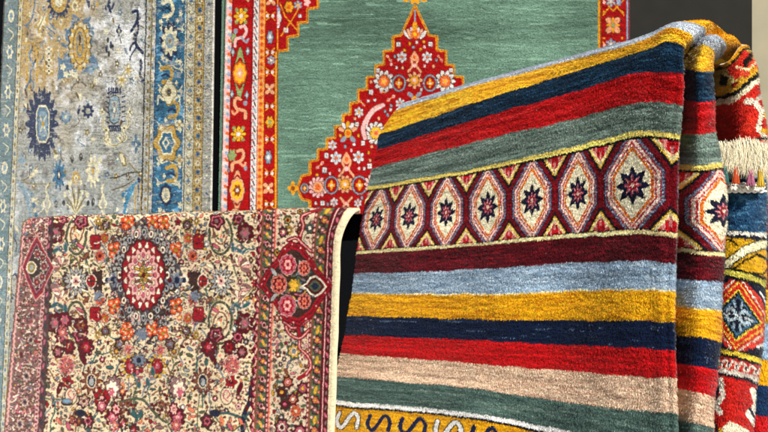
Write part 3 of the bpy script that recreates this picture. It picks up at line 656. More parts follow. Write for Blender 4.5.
    for i in range(520):
        y = r.uniform(196, 474); x = edge_to_px(r.uniform(25, 46), y); a = r.uniform(0, 3.1); q = r.uniform(.6, 1.8)
        if i % 3: cv.E(x, y, .6, .9, pick('ivory', 'pink', 'ivory', 'rose'))
        else: cv.C([(x - q * math.cos(a), y - q * math.sin(a)), (x + .5, y), (x + q * math.cos(a), y + q * math.sin(a))], .7, pick('ivory', 'pink', 'cream'))
    for x, y, q in ((26.5, 376, 7), (20, 424, 7), (31, 340, 6), (25, 402, 7)): rose_(x, y, q, ['brown', 'pink', 'ivory', 'mauve', 'navy'], 8, .75)
    dp = np.array([(36.5, 236), (42, 246), (46, 254), (53.5, 268), (47, 280), (43, 292), (36, 300), (31, 290), (27, 280), (22.5, 267), (27, 256), (31, 247)]); cen = np.array([37.5, 268.])
    for q, k in ((1.05, 'pink'), (1.0, 'red'), (.86, 'navy'), (.80, 'rose'), (.74, 'dark')): cv.P(cen + (dp - cen) * q, c[k])
    for x, y, q in ((38, 254, 5), (37, 282, 5.5), (44, 266, 5), (42, 277, 4.5), (43, 258, 4)): rose_(x, y, q, ['ivory', 'rose', 'maroon', 'salmon'], 7, .75)
    cv.E(31.5, 267.5, 5, 6.5, c['ivory']); cv.E(31.5, 267.5, 3.8, 5.2, c['olive']); cv.E(31.5, 267.5, 2, 3, c['grey'])
    cv.c *= (1 + .10 * vnoise(*PXs.shape, 3, 40) + .08 * vnoise(*PXs.shape, 40, 60))[..., None]
    return cv.done(.08, .5)

CX = np.arange(22, 335.2, .5); CY = np.arange(194, 474, .5)
gx, gy = np.meshgrid(CX, CY)
floral = rug_sheet('floral_rug', cream_surface(gx, gy), cream_plan(gx, gy), FINE, None, .008, .0026, .0015, 1.0, .0009)
tag(floral, 'cream flowered rug with a round red medallion, draped low in front', 'rug')
EX = np.arange(334.4, 340.2, .4); gx, gy = np.meshgrid(EX, CY)
ec = np.empty(gx.shape + (3,), np.float32); ec[:] = lin('#cdbf9f'); over = np.sin((gy + 1.1 * (gx - 334)) * 2 * math.pi / 2.6)
ec *= (1 + .06 * over + .10 * vnoise(*gx.shape, 3, 30) + .06 * vnoise(*gx.shape, 30, 4))[..., None]
EP = cream_surface(gx + .7 * vnoise(*gx.shape, 40, 60), gy)
EP[..., 1] -= .0022 * np.sin((gx - 334.4) / 5.8 * math.pi)
rug_sheet('selvage', EP, ec.astype(np.float32), COTTON, floral, .011, .0016, .0018, .6, .0004)
# ================================================================= the green rug with the red stepped medallion, hung flat behind
GR = dict(red='#930d10', deep='#6a0a10', green='#5a7768', gold='#cc8e1e', yellow='#d8a420', orange='#c65a20', peach='#d4926c', pink='#dba3a0', white='#c6c0be', blue='#8396ae', grey='#7d8794', dark='#2a1a18', brown='#7a3a1a', sage='#7f8e5a')

def green_plan(X, Y):
    cv = Canvas(X, Y, GR['green']); c = GR
    r = np.random.default_rng(5)
    h, w = X.shape
    # uneven dye of the plain ground, in rows
    g = vnoise(h, w, 2, 34); g2 = vnoise(h, w, 7, 120); g3 = vnoise(h, w, 40, 400); g4 = vnoise(h, w, 1.4, 10)
    cv.c *= (1 + .15 * g + .09 * g2 + .12 * g3 + .16 * g4 + .30 * vnoise(h, w, 130, 170) + .20 * vnoise(h, w, 45, 80))[..., None]
    m = (vnoise(h, w, 1.6, 22) + .5 * vnoise(h, w, 5, 60)) > .75; cv.c[m] = cv.c[m] * .68 + lin('#2c4a3c') * .32
    m = (vnoise(h, w, 1.8, 30) + .5 * vnoise(h, w, 5, 90)) > .7; cv.c[m] = cv.c[m] * .5 + lin('#86aa97') * .5
    E, P, L, C = cv.E, cv.P, cv.L, cv.C
    def star(x, y, q, col='white', core='orange', n=6, asp=.9):
        q *= .86
        cv.petals(x, y, q + .5, c[col], n, asp, rim=c['dark'], fat=.26, ph=.5); cv.petals(x, y, q * .8, c['blue' if col == 'white' else 'gold'], n, asp, fat=.10, ph=.5); E(x, y, q * .26, q * .3, c[core])
    def rosette(x, y, q, outer='white', mid='orange', core='yellow', n=10, asp=.92):
        q *= .92
        cv.petals(x, y, q + .6, c[outer], n, asp, rim=c['dark'], fat=.2)
        E(x, y, q * .62 * asp, q * .62, c['dark'], n=n, amp=.08); E(x, y, q * .55 * asp, q * .55, c[mid], n=n, amp=.1); E(x, y, q * .3 * asp, q * .3, c['peach' if mid != 'peach' else 'orange'], n=5, amp=.2); E(x, y, q * .16, q * .18, c[core])
    def square(x, y, q=2.6):
        P([(x - q, y - q * 1.2), (x + q, y - q * 1.2), (x + q, y + q * 1.2), (x - q, y + q * 1.2)], c['dark']); q *= .8
        P([(x - q, y - q * 1.2), (x + q, y - q * 1.2), (x + q, y + q * 1.2), (x - q, y + q * 1.2)], c['white']); E(x, y, q * .4, q * .5, c['grey'])
    def palmette(x, y, q, up=1, asp=.8):
        for k in range(5):
            a = -2.7 + k * .56; px, py = x + q * .75 * asp * math.cos(a), y + up * q * .75 * math.sin(a)
            E(px, py, q * .42, q * .22, c['dark'], rot=a * up); E(px, py, q * .36, q * .17, c[('peach', 'white', 'gold', 'white', 'peach')[k]], rot=a * up)
        E(x, y, q * .4, q * .5, c['dark']); E(x, y, q * .32, q * .42, c['gold']); E(x, y, q * .16, q * .24, c['orange'])
        for s in (-1, 1): E(x + s * q * .42, y + up * q * .55, q * .34, q * .2, c['grey'], rot=s * .8 * up)
    def fountain(x, y, q, up=1):
        for s in (-1, 1):
            C([(x, y - up * q), (x + s * q * .34, y - up * q * .3), (x + s * q * .18, y + up * q * .3), (x + s * q * .62, y + up * q * .95)], 3.0, c['dark'])
            C([(x, y - up * q), (x + s * q * .34, y - up * q * .3), (x + s * q * .18, y + up * q * .3), (x + s * q * .62, y + up * q * .95)], 2.1, c['peach'])
        E(x, y - up * q * .5, q * .3, q * .42, c['peach']); E(x, y - up * q * .5, q * .14, q * .2, c['orange']); E(x, y + up * q * .3, q * .2, q * .2, c['pink'])
    def ring(x, y, q, asp=.8):
        E(x, y, q * asp + .5, q + .5, c['dark']); E(x, y, q * asp, q, c['grey']); E(x, y, q * asp - 1.3, q - 1.5, c['dark']); E(x, y, q * asp - 1.8, q - 2.1, c['red']); E(x, y, q * .3, q * .45, c['gold'], n=4, amp=.3); E(x, y, q * .12, q * .15, c['white'])
    def sprig(x, y, q, a=0.0):
        L([(x - q * math.cos(a), y - q * math.sin(a)), (x + q * math.cos(a), y + q * math.sin(a))], 1.0, c['gold'])
        for s in (-1, 1): E(x + s * q * .6 * math.cos(a), y + s * q * .6 * math.sin(a), q * .3, q * .3, c['pink']); E(x + s * q * .6 * math.cos(a), y + s * q * .6 * math.sin(a), q * .13, q * .13, c['deep'])
    def poly_gold(pts, fill='red', wd=2.3):
        P(pts, c[fill]); L(pts, wd, c['gold'], close=True); L(pts, .6, c['brown'], close=True)
    def drysalt(m):
        cv.c[m] *= (1 + .13 * vnoise(h, w, 2, 20)[m])[..., None]
    # medallion; its axis is x = 414.5
    half = [(415, 5), (401, 35), (393, 36.5), (393, 50), (384, 51), (384, 64), (376, 65), (376, 76), (367, 77), (367, 89), (358, 90), (358, 102), (350.5, 103), (350.5, 113.5), (343, 114.5), (343, 125.5), (335, 126.5), (335, 137.5),
            (327, 138.5), (327, 148.5), (318, 149.5), (318, 159.5), (310, 161), (310, 174), (302, 175.5), (297, 188), (302, 199), (310, 201), (310, 213), (318, 215), (318, 228), (327, 229), (327, 240), (335, 241), (335, 252)]
    right = [(829 - x + 1.0, y) for x, y in half[::-1]]
    poly_gold(half + right)
    P([(x + 3.2 if x < 415 else x - 3.2, y + 2) for x, y in half + right], '#a50d0f') if False else None
    # finials
    E(293, 188, 4.4, 5.6, c['gold'], n=4, amp=.25); E(293, 188, 2, 2.6, c['brown']); E(415, -1, 6, 4.5, c['gold'], n=6, amp=.25); E(406, 0, 3, 2, c['gold']); E(424, 0, 3, 2, c['gold']); E(415, -3, 2, 2, c['brown'])
    for y in (15, 24): L([(415, y - 5), (415, y + 5)], 1.2, c['grey'])
    for k in range(-3, 4):                                             # petals of the top palmette
        E(415 + k * 2.7, 31 - abs(k) * -1.2, 2.3, 6.2, c['dark'], rot=k * .22); E(415 + k * 2.7, 31 + abs(k) * 1.2, 1.7, 5.4, c['white' if k % 2 else 'peach'], rot=k * .22)
    E(415, 27, 2.6, 6, c['gold']); E(415, 34, 4.4, 4.4, c['orange'], n=5, amp=.2); E(415, 34, 1.8, 2, c['yellow'])
    both = lambda f, x, y, *a: [f(X_, y, *a) for X_ in ((x, 829 - x) if abs(x - 414.5) > 1 else (x,))]
    both(square, 398.5, 44, 2.5); both(star, 402, 57, 6.2); fountain(414.5, 62, 10); both(rosette, 384, 81, 11.5, 'white', 'orange', 'yellow'); rosette(414.5, 80, 9, 'peach', 'gold', 'white', 8); both(ring, 399, 83, 8.5); both(sprig, 389, 58, 4, .9); both(sprig, 383, 92, 3)
    both(square, 378, 70, 2.0); both(square, 371, 92, 2.2); palmette(414.5, 100, 10, -1); both(star, 400, 103, 5.5); both(sprig, 391, 98, 5, -.6); both(rosette, 376, 133, 12, 'white', 'yellow', 'orange', 12)
    C([(383, 105), (374, 109), (367, 118), (363, 128), (365, 138)], 5.2, c['dark']); C([(383, 105), (374, 109), (367, 118), (363, 128), (365, 138)], 4.0, c['pink']); C([(382, 107), (375, 111), (369, 119), (366, 128)], 1.2, c['white'])
    both(sprig, 362, 103, 4, .8); both(star, 359, 112, 5.5, 'white', 'gold'); palmette(348, 133, 11); both(star, 332.5, 145, 5.2); both(star, 336, 158, 7.2); both(star, 358.5, 157, 7); both(square, 326.5, 155.5, 2.6); both(square, 363, 143, 2.2)
    fountain(346.5, 165, 12); both(square, 324.5, 170, 2.6); both(square, 369.5, 166, 2.6); both(sprig, 320, 165, 5, 2.4); both(square, 357, 124, 2)
    rosette(318, 187, 11, 'pink', 'peach', 'orange', 12); rosette(345, 184, 9.5, 'peach', 'gold', 'white', 10); both(ring, 331.5, 185, 9); ring(359.5, 185, 9.5); rosette(374, 184, 11, 'pink', 'peach', 'orange', 12); both(ring, 304.5, 188, 5)
    fountain(346, 206, 9, -1); square(322.5, 203, 2.4); square(369, 203, 2.4); star(334, 202, 4.5); star(358, 203, 4.5); palmette(346, 224, 8, -1)
    rosette(397, 133, 11, 'white', 'orange', 'yellow'); fountain(414.5, 128, 10); ring(388, 158, 9); rosette(400, 184, 10); star(385, 205, 6); fountain(414, 165, 11)
    for i in range(1500):                                                # small buds on the red
        x, y = r.uniform(300, 440), r.uniform(15, 225)
        j = int((x - X[0, 0]) / (X[0, 1] - X[0, 0])); i_ = int((y - Y[0, 0]) / (Y[1, 0] - Y[0, 0])); q = 4
        win = cv.c[max(i_ - q, 0):i_ + q, max(j - q, 0):j + q]
        if win.size and (np.abs(win - lin(c['red'])).sum(-1) < .02).all(): E(x, y, 1.8, 2.1, c['dark'], n=4, amp=.2); E(x, y, 1.3, 1.6, c[('pink', 'gold', 'white', 'peach', 'grey')[i % 5]])
    # corner piece with steps, top left
    steps = [(277, -45), (277, 53), (278.5, 53), (278.5, 51), (287.5, 50), (287.5, 37), (298, 35.5), (298, 22.5), (307.5, 22), (307.5, 9), (318, 7.5), (318, -5), (328, -6), (328, -19), (338, -20), (338, -45)]
    poly_gold(steps)
    for y in (-2, 14): E(276.5, 18, 5.4, 11.5, c['dark'], n=6, amp=.08); E(276.5, 18, 4.6, 10.5, c['white'], n=6, amp=.1)
    E(276.5, 22, 3.2, 5, c['pink']); E(276.5, 9, 3.4, 4, c['blue'], n=5, amp=.2)
    E(289, 7, 5, 6.4, c['dark'], n=6, amp=.1); E(289, 7, 4.2, 5.5, c['gold'], n=6, amp=.12); E(289, 7, 1.8, 2.4, c['orange']); square(286, 30, 2.6); star(298, 5, 5, 'blue', 'gold'); E(307, 2, 3, 4, c['pink'], n=5, amp=.2); star(318, -12, 5); square(300, 16, 1.8)
    L([(281, 36), (292, 20), (300, 6)], 1, c['gold']); L([(280, 3), (285, 16), (297, 30)], 1, c['gold'])
    # left border, from the outside in
    def V(a, b, k): cv.V(a, b, c[k] if k in c else k)
    V(-1e3, 277, 'red'); drysalt(X < 277)
    V(-1e3, 226.5, 'green'); V(224.6, 225.4, 'dark')
    lean = 1.8 * (Y - 0) / 216                                           # the outer lines creep outward down the rug
    Xl = X + lean
    def S(a, b, col): m = (Xl >= a) & (Xl < b); cv.c[m] = lin(c.get(col, col))
    S(226.5, 232.3, '#c9a9a6'); S(232.3, 233.3, 'deep'); S(233.3, 252.6, 'red'); S(252.6, 254, 'deep'); S(254, 259.3, 'white'); S(259.3, 260, 'brown'); S(260, 264.6, 'peach'); S(264.6, 265.6, 'gold')
    mm = (X > 275.6) & (X < 277.4) & (Y > 51); cv.c[mm] = lin(c['gold']); mm = (X > 277.4) & (X < 278.1) & (Y > 51); cv.c[mm] = lin(c['brown'])
    lx = lambda x, y: x - 1.8 * y / 216
    for k, y in enumerate(np.arange(-48, 232, 6.6)):
        E(lx(228.6, y), y, 1.8, 2.4, c['pink'] if k % 2 else c['white'], rot=.6); E(lx(230.6, y + 3.3), y + 3.3, 1.5, 2.2, c['orange'] if k % 2 else c['blue'], rot=-.5)
        L([(lx(256, y), y - 2), (lx(257.5, y), y + 2)], 1.5, c['dark' if k % 2 else 'grey']); E(lx(255.2, y + 3), y + 3, .8, 1.2, c['red'])
        E(lx(262.4, y), y, 2.0, 2.3, c['orange']); E(lx(262.4, y + 3.3), y + 3.3, 1.4, 1.2, c['gold']); E(lx(262.4, y), y, .7, .8, c['brown'])
    # main red border
    def lantern(y, big=0):
        x = lx(241.5, y)
        E(x, y, 6.5, 24 if not big else 19, c['dark'], n=4, amp=.12); E(x, y, 5.7, 23 if not big else 18, c['sage' if not big else 'peach'], n=4, amp=.12); E(x, y, 4.2, 16, c['red'])
        E(x, y, 7.6, 12.5 + big, c['dark'], n=8, amp=.05); E(x, y, 6.9, 11.6 + big, c['orange' if not big else 'peach'], n=8, amp=.06); E(x, y, 5.4, 9.2, c['yellow'], n=8, amp=.1); E(x, y, 3.4, 5.6, c['peach' if not big else 'brown'], n=6, amp=.15); E(x, y, 1.4, 2, c['white'])
    def daisy(y): x = lx(241.5, y); cv.petals(x, y, 8.2, c['yellow'], 8, .85, c['dark'], c['dark'], .22); cv.petals(x, y, 6, c['gold'], 8, .85, None, None, .1); E(x, y, 2, 2.4, c['white']); [E(x + s * 4.5, y + t * 6, 1.6, 2.2, c['sage']) for s in (-1, 1) for t in (-1, 1)]
    def scroll(y, s=1, col='peach'):
        x = lx(242, y); pts = [(x - s * 6, y + 10), (x - s * 5, y + 3), (x + s * 2, y + 1), (x + s * 5, y - 5), (x + s * 3, y - 10), (x - s * 1, y - 9)]
        C(pts, 4.2, c['dark']); C(pts, 3.0, c[col]); C([(x, y + 1), (x + s * 5, y + 6), (x + s * 7, y + 3)], 2.2, c['grey' if col == 'pink' else col]); E(x - s * 5.5, y - 5, 2, 2.6, c['grey'])
    for y0 in (-118, 0, 118):
        daisy(y0 + 16); scroll(y0 + 36, 1, 'pink'); lantern(y0 + 73); scroll(y0 + 108, -1)
        for s, t in ((1, 51), (1, 95), (-1, 52), (-1, 94)): E(lx(241.5 + s * 7.3, y0 + t), y0 + t, 2.2, 4.2, c['dark'], n=4, amp=.2); E(lx(241.5 + s * 7.3, y0 + t), y0 + t, 1.6, 3.5, c['grey'], n=4, amp=.2); E(lx(241.5 + s * 7.3, y0 + t), y0 + t, .7, 1.4, c['white'])
        E(lx(235, y0 + 156), y0 + 156, 3.4, 5.5, c['dark'], n=6, amp=.15); E(lx(235, y0 + 156), y0 + 156, 2.6, 4.6, c['sage'], n=6, amp=.15)
    mm = (Y > 141) & (Xl > 233.5) & (Xl < 252.4); cv.c[mm] = lin(c['red']); scroll(160, 1); lantern(190, 1); scroll(220, -1); E(lx(236, 155), 155, 3.6, 5.5, c['sage'], n=6, amp=.2); E(lx(249, 168), 168, 1.6, 2.5, c['grey'])
    # inner red border
    def xflower(y): cv.petals(lx(271, y), y, 7, c['peach'], 4, .85, c['gold'], c['dark'], .3, .78); E(lx(271, y), y, 1.3, 1.6, c['white'])
    def grape(y, k): E(lx(270.6, y), y, 3.6, 7, c['dark'], n=6, amp=.1); E(lx(270.6, y), y, 2.9, 6.2, c[k], n=6, amp=.14); E(lx(270.6, y), y, 1.2, 2.6, c['white'])
    for y in (16, 52, 72, 106, 139, 173, 204): L([(266.5, y - 4), (275, y + 4)], .9, c['gold']); L([(275, y - 4), (266.5, y + 4)], .9, c['gold']); E(267.5, y, 1.4, 1.8, c['white']); E(273, y, 1.4, 1.8, c['white']); E(270.3, y, .9, 1.4, c['dark'])
    grape(37, 'grey'); star(271.5, 60, 5, 'blue', 'white'); xflower(89); E(270.5, 122, 4.4, 6.6, c['dark'], n=6, amp=.15); E(270.5, 122, 3.7, 5.6, c['gold'], n=6, amp=.15); E(270.5, 122, 1.8, 2.6, c['sage']); grape(157, 'grey'); xflower(188); grape(216, 'pink'); xflower(0)
    # right border
    V(598, 600.3, 'gold'); V(600.3, 1e3, 'red'); mm = X >= 600.3; drysalt(mm); V(600.3, 601, 'brown'); V(626.6, 628.2, 'blue'); V(628.2, 1e3, 'deep')
    for y in (-18, 25, 68): cv.petals(613, y, 10.5, c['peach'], 4, .85, c['orange'], c['dark'], .3, .78); cv.petals(613, y, 8, c['gold'], 4, .8, c['sage'], None, .16, 0)
    for y in (3, 46, 89):
        L([(603, y - 4), (613, y + 8), (624, y - 4)], 1.1, c['gold']); L([(603, y + 12), (613, y - 1), (624, y + 12)], 1.1, c['gold']); star(611, y - 2, 6, 'blue', 'white'); E(619, y - 1, 2.6, 3, c['blue'], n=5, amp=.2); E(604, y - 1, 1.4, 1.8, c['pink'])
    for y in (12, 38, 56): E(604, y, 1, 1.3, c['gold']); E(622, y, 1, 1.3, c['gold'])
    cv.c *= (1 + .08 * vnoise(h, w, 3, 30))[..., None]
    return cv.done(.08, .45)

gx, gy = np.meshgrid(np.arange(222.5, 630, .55), np.arange(-42, 213.5, .55))
xs = gx - 4.0 * gy / 216 * np.clip((290 - gx) / 65, 0, 1)
GP = at(xs, gy, 2.93 + .016 * np.sin(gx / 37 + gy / 70 + .8) + .008 * np.sin(gx / 17 - gy / 60) + .006 * np.sin(gy / 23 + gx / 120))
medal = rug_sheet('medallion_rug', GP, green_plan(gx, gy), WOOL, None, .010, .0042, .0030, 1.0, .0007)
tag(medal, 'green rug with a stepped red medallion and red flowered borders, hung flat behind', 'rug')
# ================================================================= the faded blue and beige rug hung at the far left
BL = dict(field='#a2a29a', tan='#b0904a', blue='#2a6688', pale='#7d97a6', navy='#12244a', cream='#d6cfae', gold='#b8943c', brown='#5a4526', grey='#a7a59b', slate='#54718a', sky='#3d80a4', dark='#2c2a26', olive='#7c6a2e')

def blue_lean(X, Y): return X - (.045 - .031 * (X - 4) / 209) * Y

def blue_plan(X, Y):
    PX = blue_lean(X, Y)
    cv = Canvas(PX, Y, BL['field']); c = BL; h, w = X.shape
    r = np.random.default_rng(3)
    E, P, L, C = cv.E, cv.P, cv.L, cv.C
    asp = .55
    # the ground: tan dye towards the top left, grey with painted silk sheen elsewhere, worn through in patches
    tn = np.clip((108 - PX) / 42 + .5 * vnoise(h, w, 90, 70), 0, 1) * np.clip((140 - Y) / 80 + .45 * vnoise(h, w, 70, 60), 0, 1)
    cv.c += (lin(c['tan']) - cv.c) * (tn * .85)[..., None]
    cool = np.clip((Y - 120) / 110, 0, 1) * .6
    cv.c += (lin('#76858a') - cv.c) * cool[..., None]
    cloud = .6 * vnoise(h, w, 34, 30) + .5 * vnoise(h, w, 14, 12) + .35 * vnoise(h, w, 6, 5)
    painted_sheen = np.clip((cloud + .9 * np.exp(-((PX - 128) / 38) ** 2 - ((Y - 52) / 55) ** 2) - .12) * .95, 0, 1)  # silvery sheen put into the knot colour, strongest at the upper right
    cv.c += (lin('#e6e9ec') - cv.c) * painted_sheen[..., None] * .9
    worn = np.clip((.6 * vnoise(h, w, 30, 24) + .5 * vnoise(h, w, 12, 9) + .5 * vnoise(h, w, 4, 4) + .5 * np.exp(-((PX - 92) / 26) ** 2 - ((Y - 92) / 34) ** 2)) - .28, 0, 1)
    cv.c += (lin('#4d4238') - cv.c) * worn[..., None] * .9
    def spiky(x, y, q, n=14, col='navy', a=asp, amp=.2): E(x, y, q * a, q, c[col], n=n, amp=amp)
    def floret(x, y, q, outer='navy', inner='cream', core='grey', n=8, a=asp):
        E(x, y, q * a, q, c[outer], n=n, amp=.2); E(x, y, q * a * .72, q * .72, c[inner], n=n, amp=.14); E(x, y, q * a * .38, q * .38, c[core]); E(x, y, q * a * .16, q * .16, c['olive'])
    def vine(pts, wd, col='navy'): C(pts, wd, c[col], .7)
    # scattered faint filling in the field
    for i in range(420):
        x, y = r.uniform(20, 152), r.uniform(-20, 440); k = r.integers(4); col = ('grey', 'olive', 'pale', 'cream', 'brown', 'slate')[r.integers(6)]
        if k == 0: E(x, y, 1.2, r.uniform(1.5, 4), c[col], rot=r.uniform(-.6, .6))
        elif k == 1: C([(x, y), (x + r.uniform(-4, 4), y + 5), (x + r.uniform(-4, 4), y + 10)], .9, c[col])
        elif k == 2: L([(x, y), (x + r.uniform(-6, 6), y + r.uniform(-6, 6))], .8, c[col])
        else: E(x, y, 2, 3.2, c[col], n=5, amp=.3); E(x, y, .8, 1.2, c['cream'])
    # top: navy wheel and gold flower
    spiky(59, 1, 17, 18, 'navy', .62, .16); E(59, 1, 8, 11.5, c['gold']); E(59, 1, 4, 6, c['cream']); floret(75, 6, 8, 'gold', 'cream', 'olive')
    for x, y, q in ((88, 2, 6), (109, 3, 5), (113, 6, 4), (110, 9, 5), (106, 8, 3), (97, 4, 4)): E(x, y, q * .28, q, c['navy' if x != 97 else 'gold'], rot=.3 if x % 2 else -.2)
    vine([(26, 26), (31, 20), (34, 10), (35, 0)], 2.0, 'slate'); vine([(24, 25), (28, 27)], 1.2, 'slate')
    E(42, 22, 5, 10, c['gold'], n=5, amp=.25, rot=.4); E(42, 22, 3, 7, c['cream'], n=5, amp=.25, rot=.4); L([(38, 30), (46, 12)], .9, c['olive'])
    for x, y in ((49, 29), (52, 25), (53, 32), (50, 35), (54, 28)): L([(x - 2, y - 2), (x + 2, y + 2)], 1.3, c['slate'])
    floret(61, 22, 5, 'gold', 'cream', 'grey')
    # the gold medallion on its blue bracket
    P([(57, 80), (59, 66), (57, 56), (63, 60), (66, 52), (72, 58), (80, 70), (88, 58), (93, 54), (97, 60), (98, 66), (100, 68), (80, 74)], c['slate'])
    for pts in ([(80, 24), (75, 22), (70, 30), (66, 36), (70, 42)], [(80, 24), (86, 20), (90, 28), (93, 34), (90, 42)], [(72, 22), (74, 16), (79, 20)], [(90, 18), (87, 22), (82, 22)], [(66, 30), (72, 36), (68, 46), (62, 44)], [(93, 28), (88, 34), (92, 42)]): vine(pts, 3.2, 'slate')
    for x, y in ((63, 67), (66, 74), (95, 66), (91, 71), (76, 75), (72, 73)): E(x, y, 2.6, 3.2, c['cream' if x < 90 else 'pale'], n=5, amp=.25)
    E(80, 46, 11.6, 25.5, c['dark'], n=18, amp=.07); E(80, 46, 10.4, 24, c['gold'], n=18, amp=.09); E(80, 46, 7, 19, c['brown']); E(80, 46, 6.2, 17.8, c['gold']); E(80, 44, 3.5, 13, c['slate']); E(80, 44, 2.4, 11, c['gold']); E(80, 40, 1.4, 6, c['dark'])
    for k in range(12): a = k * .524; E(80 + 9 * math.cos(a), 46 + 21.5 * math.sin(a), 1.2, 2, c['cream'])
    E(79.5, 70, 2.5, 3.5, c['gold']); vine([(71, 90), (75, 84), (81, 82), (86, 86)], 1.5, 'brown')
    # gold frame and blue vine at the left
    L([(24, 44), (29, 42), (34, 44), (34, 50)], 2, c['gold']); L([(27, 48), (27, 80), (29, 88)], 2.4, c['gold']); L([(36, 48), (38, 70), (36, 84)], 2, c['gold'])
    vine([(32, 49), (30, 55), (32, 62), (34, 64), (31, 72), (30, 80), (26, 88)], 2.4, 'slate'); vine([(31, 80), (34, 84), (33, 89)], 2.0, 'slate'); vine([(35, 62), (36, 60)], 2)
    for y in (49, 54, 60, 66, 71): E(49, y, 3, 2.4, c['cream'], n=4, amp=.3); E(49, y, 1.2, 1, c['dark'])
    L([(45, 48), (45, 76)], 1, c['gold']); L([(53, 48), (53, 76)], 1, c['gold'])
    vine([(41, 62), (43, 58), (44, 56)], 1.6, 'slate')
    # right side of the field
    for x, y, q in ((108, 40, 3), (111, 45, 4), (107, 49, 4), (109, 54, 3), (113, 47, 3), (119, 31, 5)): E(x, y, 1.2, q, c['navy' if q > 3 else 'dark'])
    E(119, 31, 2.4, 5, c['navy'], n=4, amp=.3); E(119, 31, .9, 2, c['cream'])
    vine([(133, 12), (137, 11), (138, 17), (136, 23), (133, 28), (131, 31)], 3.6); vine([(137, 18), (138, 26), (137, 34), (134, 39)], 3.0); vine([(136, 36), (136, 44), (140, 50), (143, 53)], 3.6); vine([(135, 42), (131, 46), (130, 50)], 2.6); vine([(137, 46), (132, 54), (130, 60)], 2.0)
    vine([(141, 61), (141, 67), (140, 72)], 3.6); vine([(140, 75), (143, 80), (142, 82)], 3.2)
    for x, y in ((122, 80), (128, 70)): cv.petals(x, y, 7, c['cream'], 5, .7, c['gold'], c['olive'], .26)
    # comb medallion
    for k in range(6): L([(108.5 + k * 2.3, 94), (109.0 + k * 2.2, 88)], 1.5, c['navy']); L([(109 + k * 2.2, 126), (110 + k * 2, 131)], 1.5, c['navy'])
    L([(108, 93), (121, 92)], 1.8, c['navy']); L([(109, 126), (120, 126)], 1.8, c['navy'])
    for k in range(6): L([(107, 97 + k * 5), (109, 98 + k * 5)], 1.5, c['navy']); L([(122, 97 + k * 5), (125, 96 + k * 5)], 1.4, c['navy'])
    P([(110, 97), (114, 94), (119, 97), (121, 108), (119, 122), (114, 125), (110, 122), (108, 108)], c['dark']); P([(110.6, 98), (114, 95.5), (118.5, 98), (120, 108), (118.5, 121), (114, 123.5), (110.6, 121), (109, 108)], c['pale'])
    P([(112, 101), (117, 101), (118, 108), (117, 119), (112, 119), (111, 108)], c['grey']); E(114.5, 110, 2, 6, c['slate'], n=4, amp=.3); E(114.5, 110, 1, 3, c['cream'])
    for pts in ([(104, 118), (103, 126), (107, 134), (104, 140), (110, 144), (114, 146), (120, 143), (126, 138), (123, 132), (129, 124), (127, 116)],): C(pts, 2.6, c['cream'], .8); C(pts, .9, c['olive'], .8)
    for x, y in ((106, 130), (124, 128), (108, 140), (120, 138), (130, 112), (102, 112)): E(x, y, 2.4, 3.4, c['cream'], n=4, amp=.35); E(x, y, .9, 1.3, c['olive'])
    # big navy wheel
    spiky(42, 124, 33, 18, 'navy', .44, .15)
    for k in range(16): a = k * .393; E(42 + 14.5 * math.cos(a), 124 + 31 * math.sin(a), 1.6, 2.6, c['navy'])
    P([(36, 112), (39, 105), (46, 105), (49.5, 112), (49.5, 136), (46, 143), (39, 143), (36, 136)], c['cream']); P([(37, 113), (39.5, 107), (45.6, 107), (48.4, 113), (48.4, 135), (45.6, 141), (39.5, 141), (37, 135)], c['slate'])
    P([(39, 115), (41, 111), (45, 111), (47, 115), (47, 133), (45, 137), (41, 137), (39, 133)], c['pale']); L([(40, 116), (46, 132)], 1, c['cream']); L([(46, 116), (40, 132)], 1, c['cream']); E(43, 124, 1.6, 3, c['gold'])
    E(66, 117, 5.4, 6.2, c['slate'], n=8, amp=.18); E(66, 117, 3.4, 4, c['pale']); E(66, 117, 1.4, 1.8, c['cream']); spiky(88, 111, 6.5, 8, 'navy', .8); E(88, 111, 2.4, 3, c['grey']); E(79, 110, 1.4, 5, c['navy'], rot=.2); E(94, 139, 4, 3.4, c['grey'], n=4, amp=.2); E(93, 139, 2, 1.8, c['cream'])
    # lower field
    spiky(59, 175, 13, 9, 'blue', .42, .26); E(59, 175, 2, 6, c['navy'], n=5, amp=.2); E(59, 175, .8, 3, c['cream']); spiky(93, 171, 14, 10, 'cream', .42, .26); E(93, 171, 2.6, 6.5, c['grey']); E(93, 171, 1.2, 3.5, c['gold'])
    spiky(136, 144, 7, 4, 'slate', .5, .4); E(136, 144, .8, 1.6, c['cream']); spiky(22, 161, 6, 4, 'pale', .5, .4)
    for x, y in ((72, 159), (81, 157), (56, 204), (93, 202)): E(x, y, 1.7, 4, c['dark']); E(x + .3, y - 1, .6, 1.2, c['grey'])
    for k in range(9):
        a = math.pi + k * math.pi / 8; C([(76, 214), (76 + 7 * math.cos(a), 206 + 14 * math.sin(a)), (76 + 12 * math.cos(a), 204 + 22 * math.sin(a))], 1.6, c['olive' if k % 2 else 'cream']); E(76 + 12 * math.cos(a), 203 + 22 * math.sin(a), 1.6, 2.8, c['cream' if k % 2 else 'dark'])
    floret(76, 178, 9, 'grey', 'gold', 'cream'); vine([(22, 181), (30, 176), (36, 168), (38, 166)], 1.3, 'olive'); vine([(22, 181), (32, 184), (45, 184)], 1.3, 'olive'); E(33, 174, 2, 6, c['cream'], rot=.7)
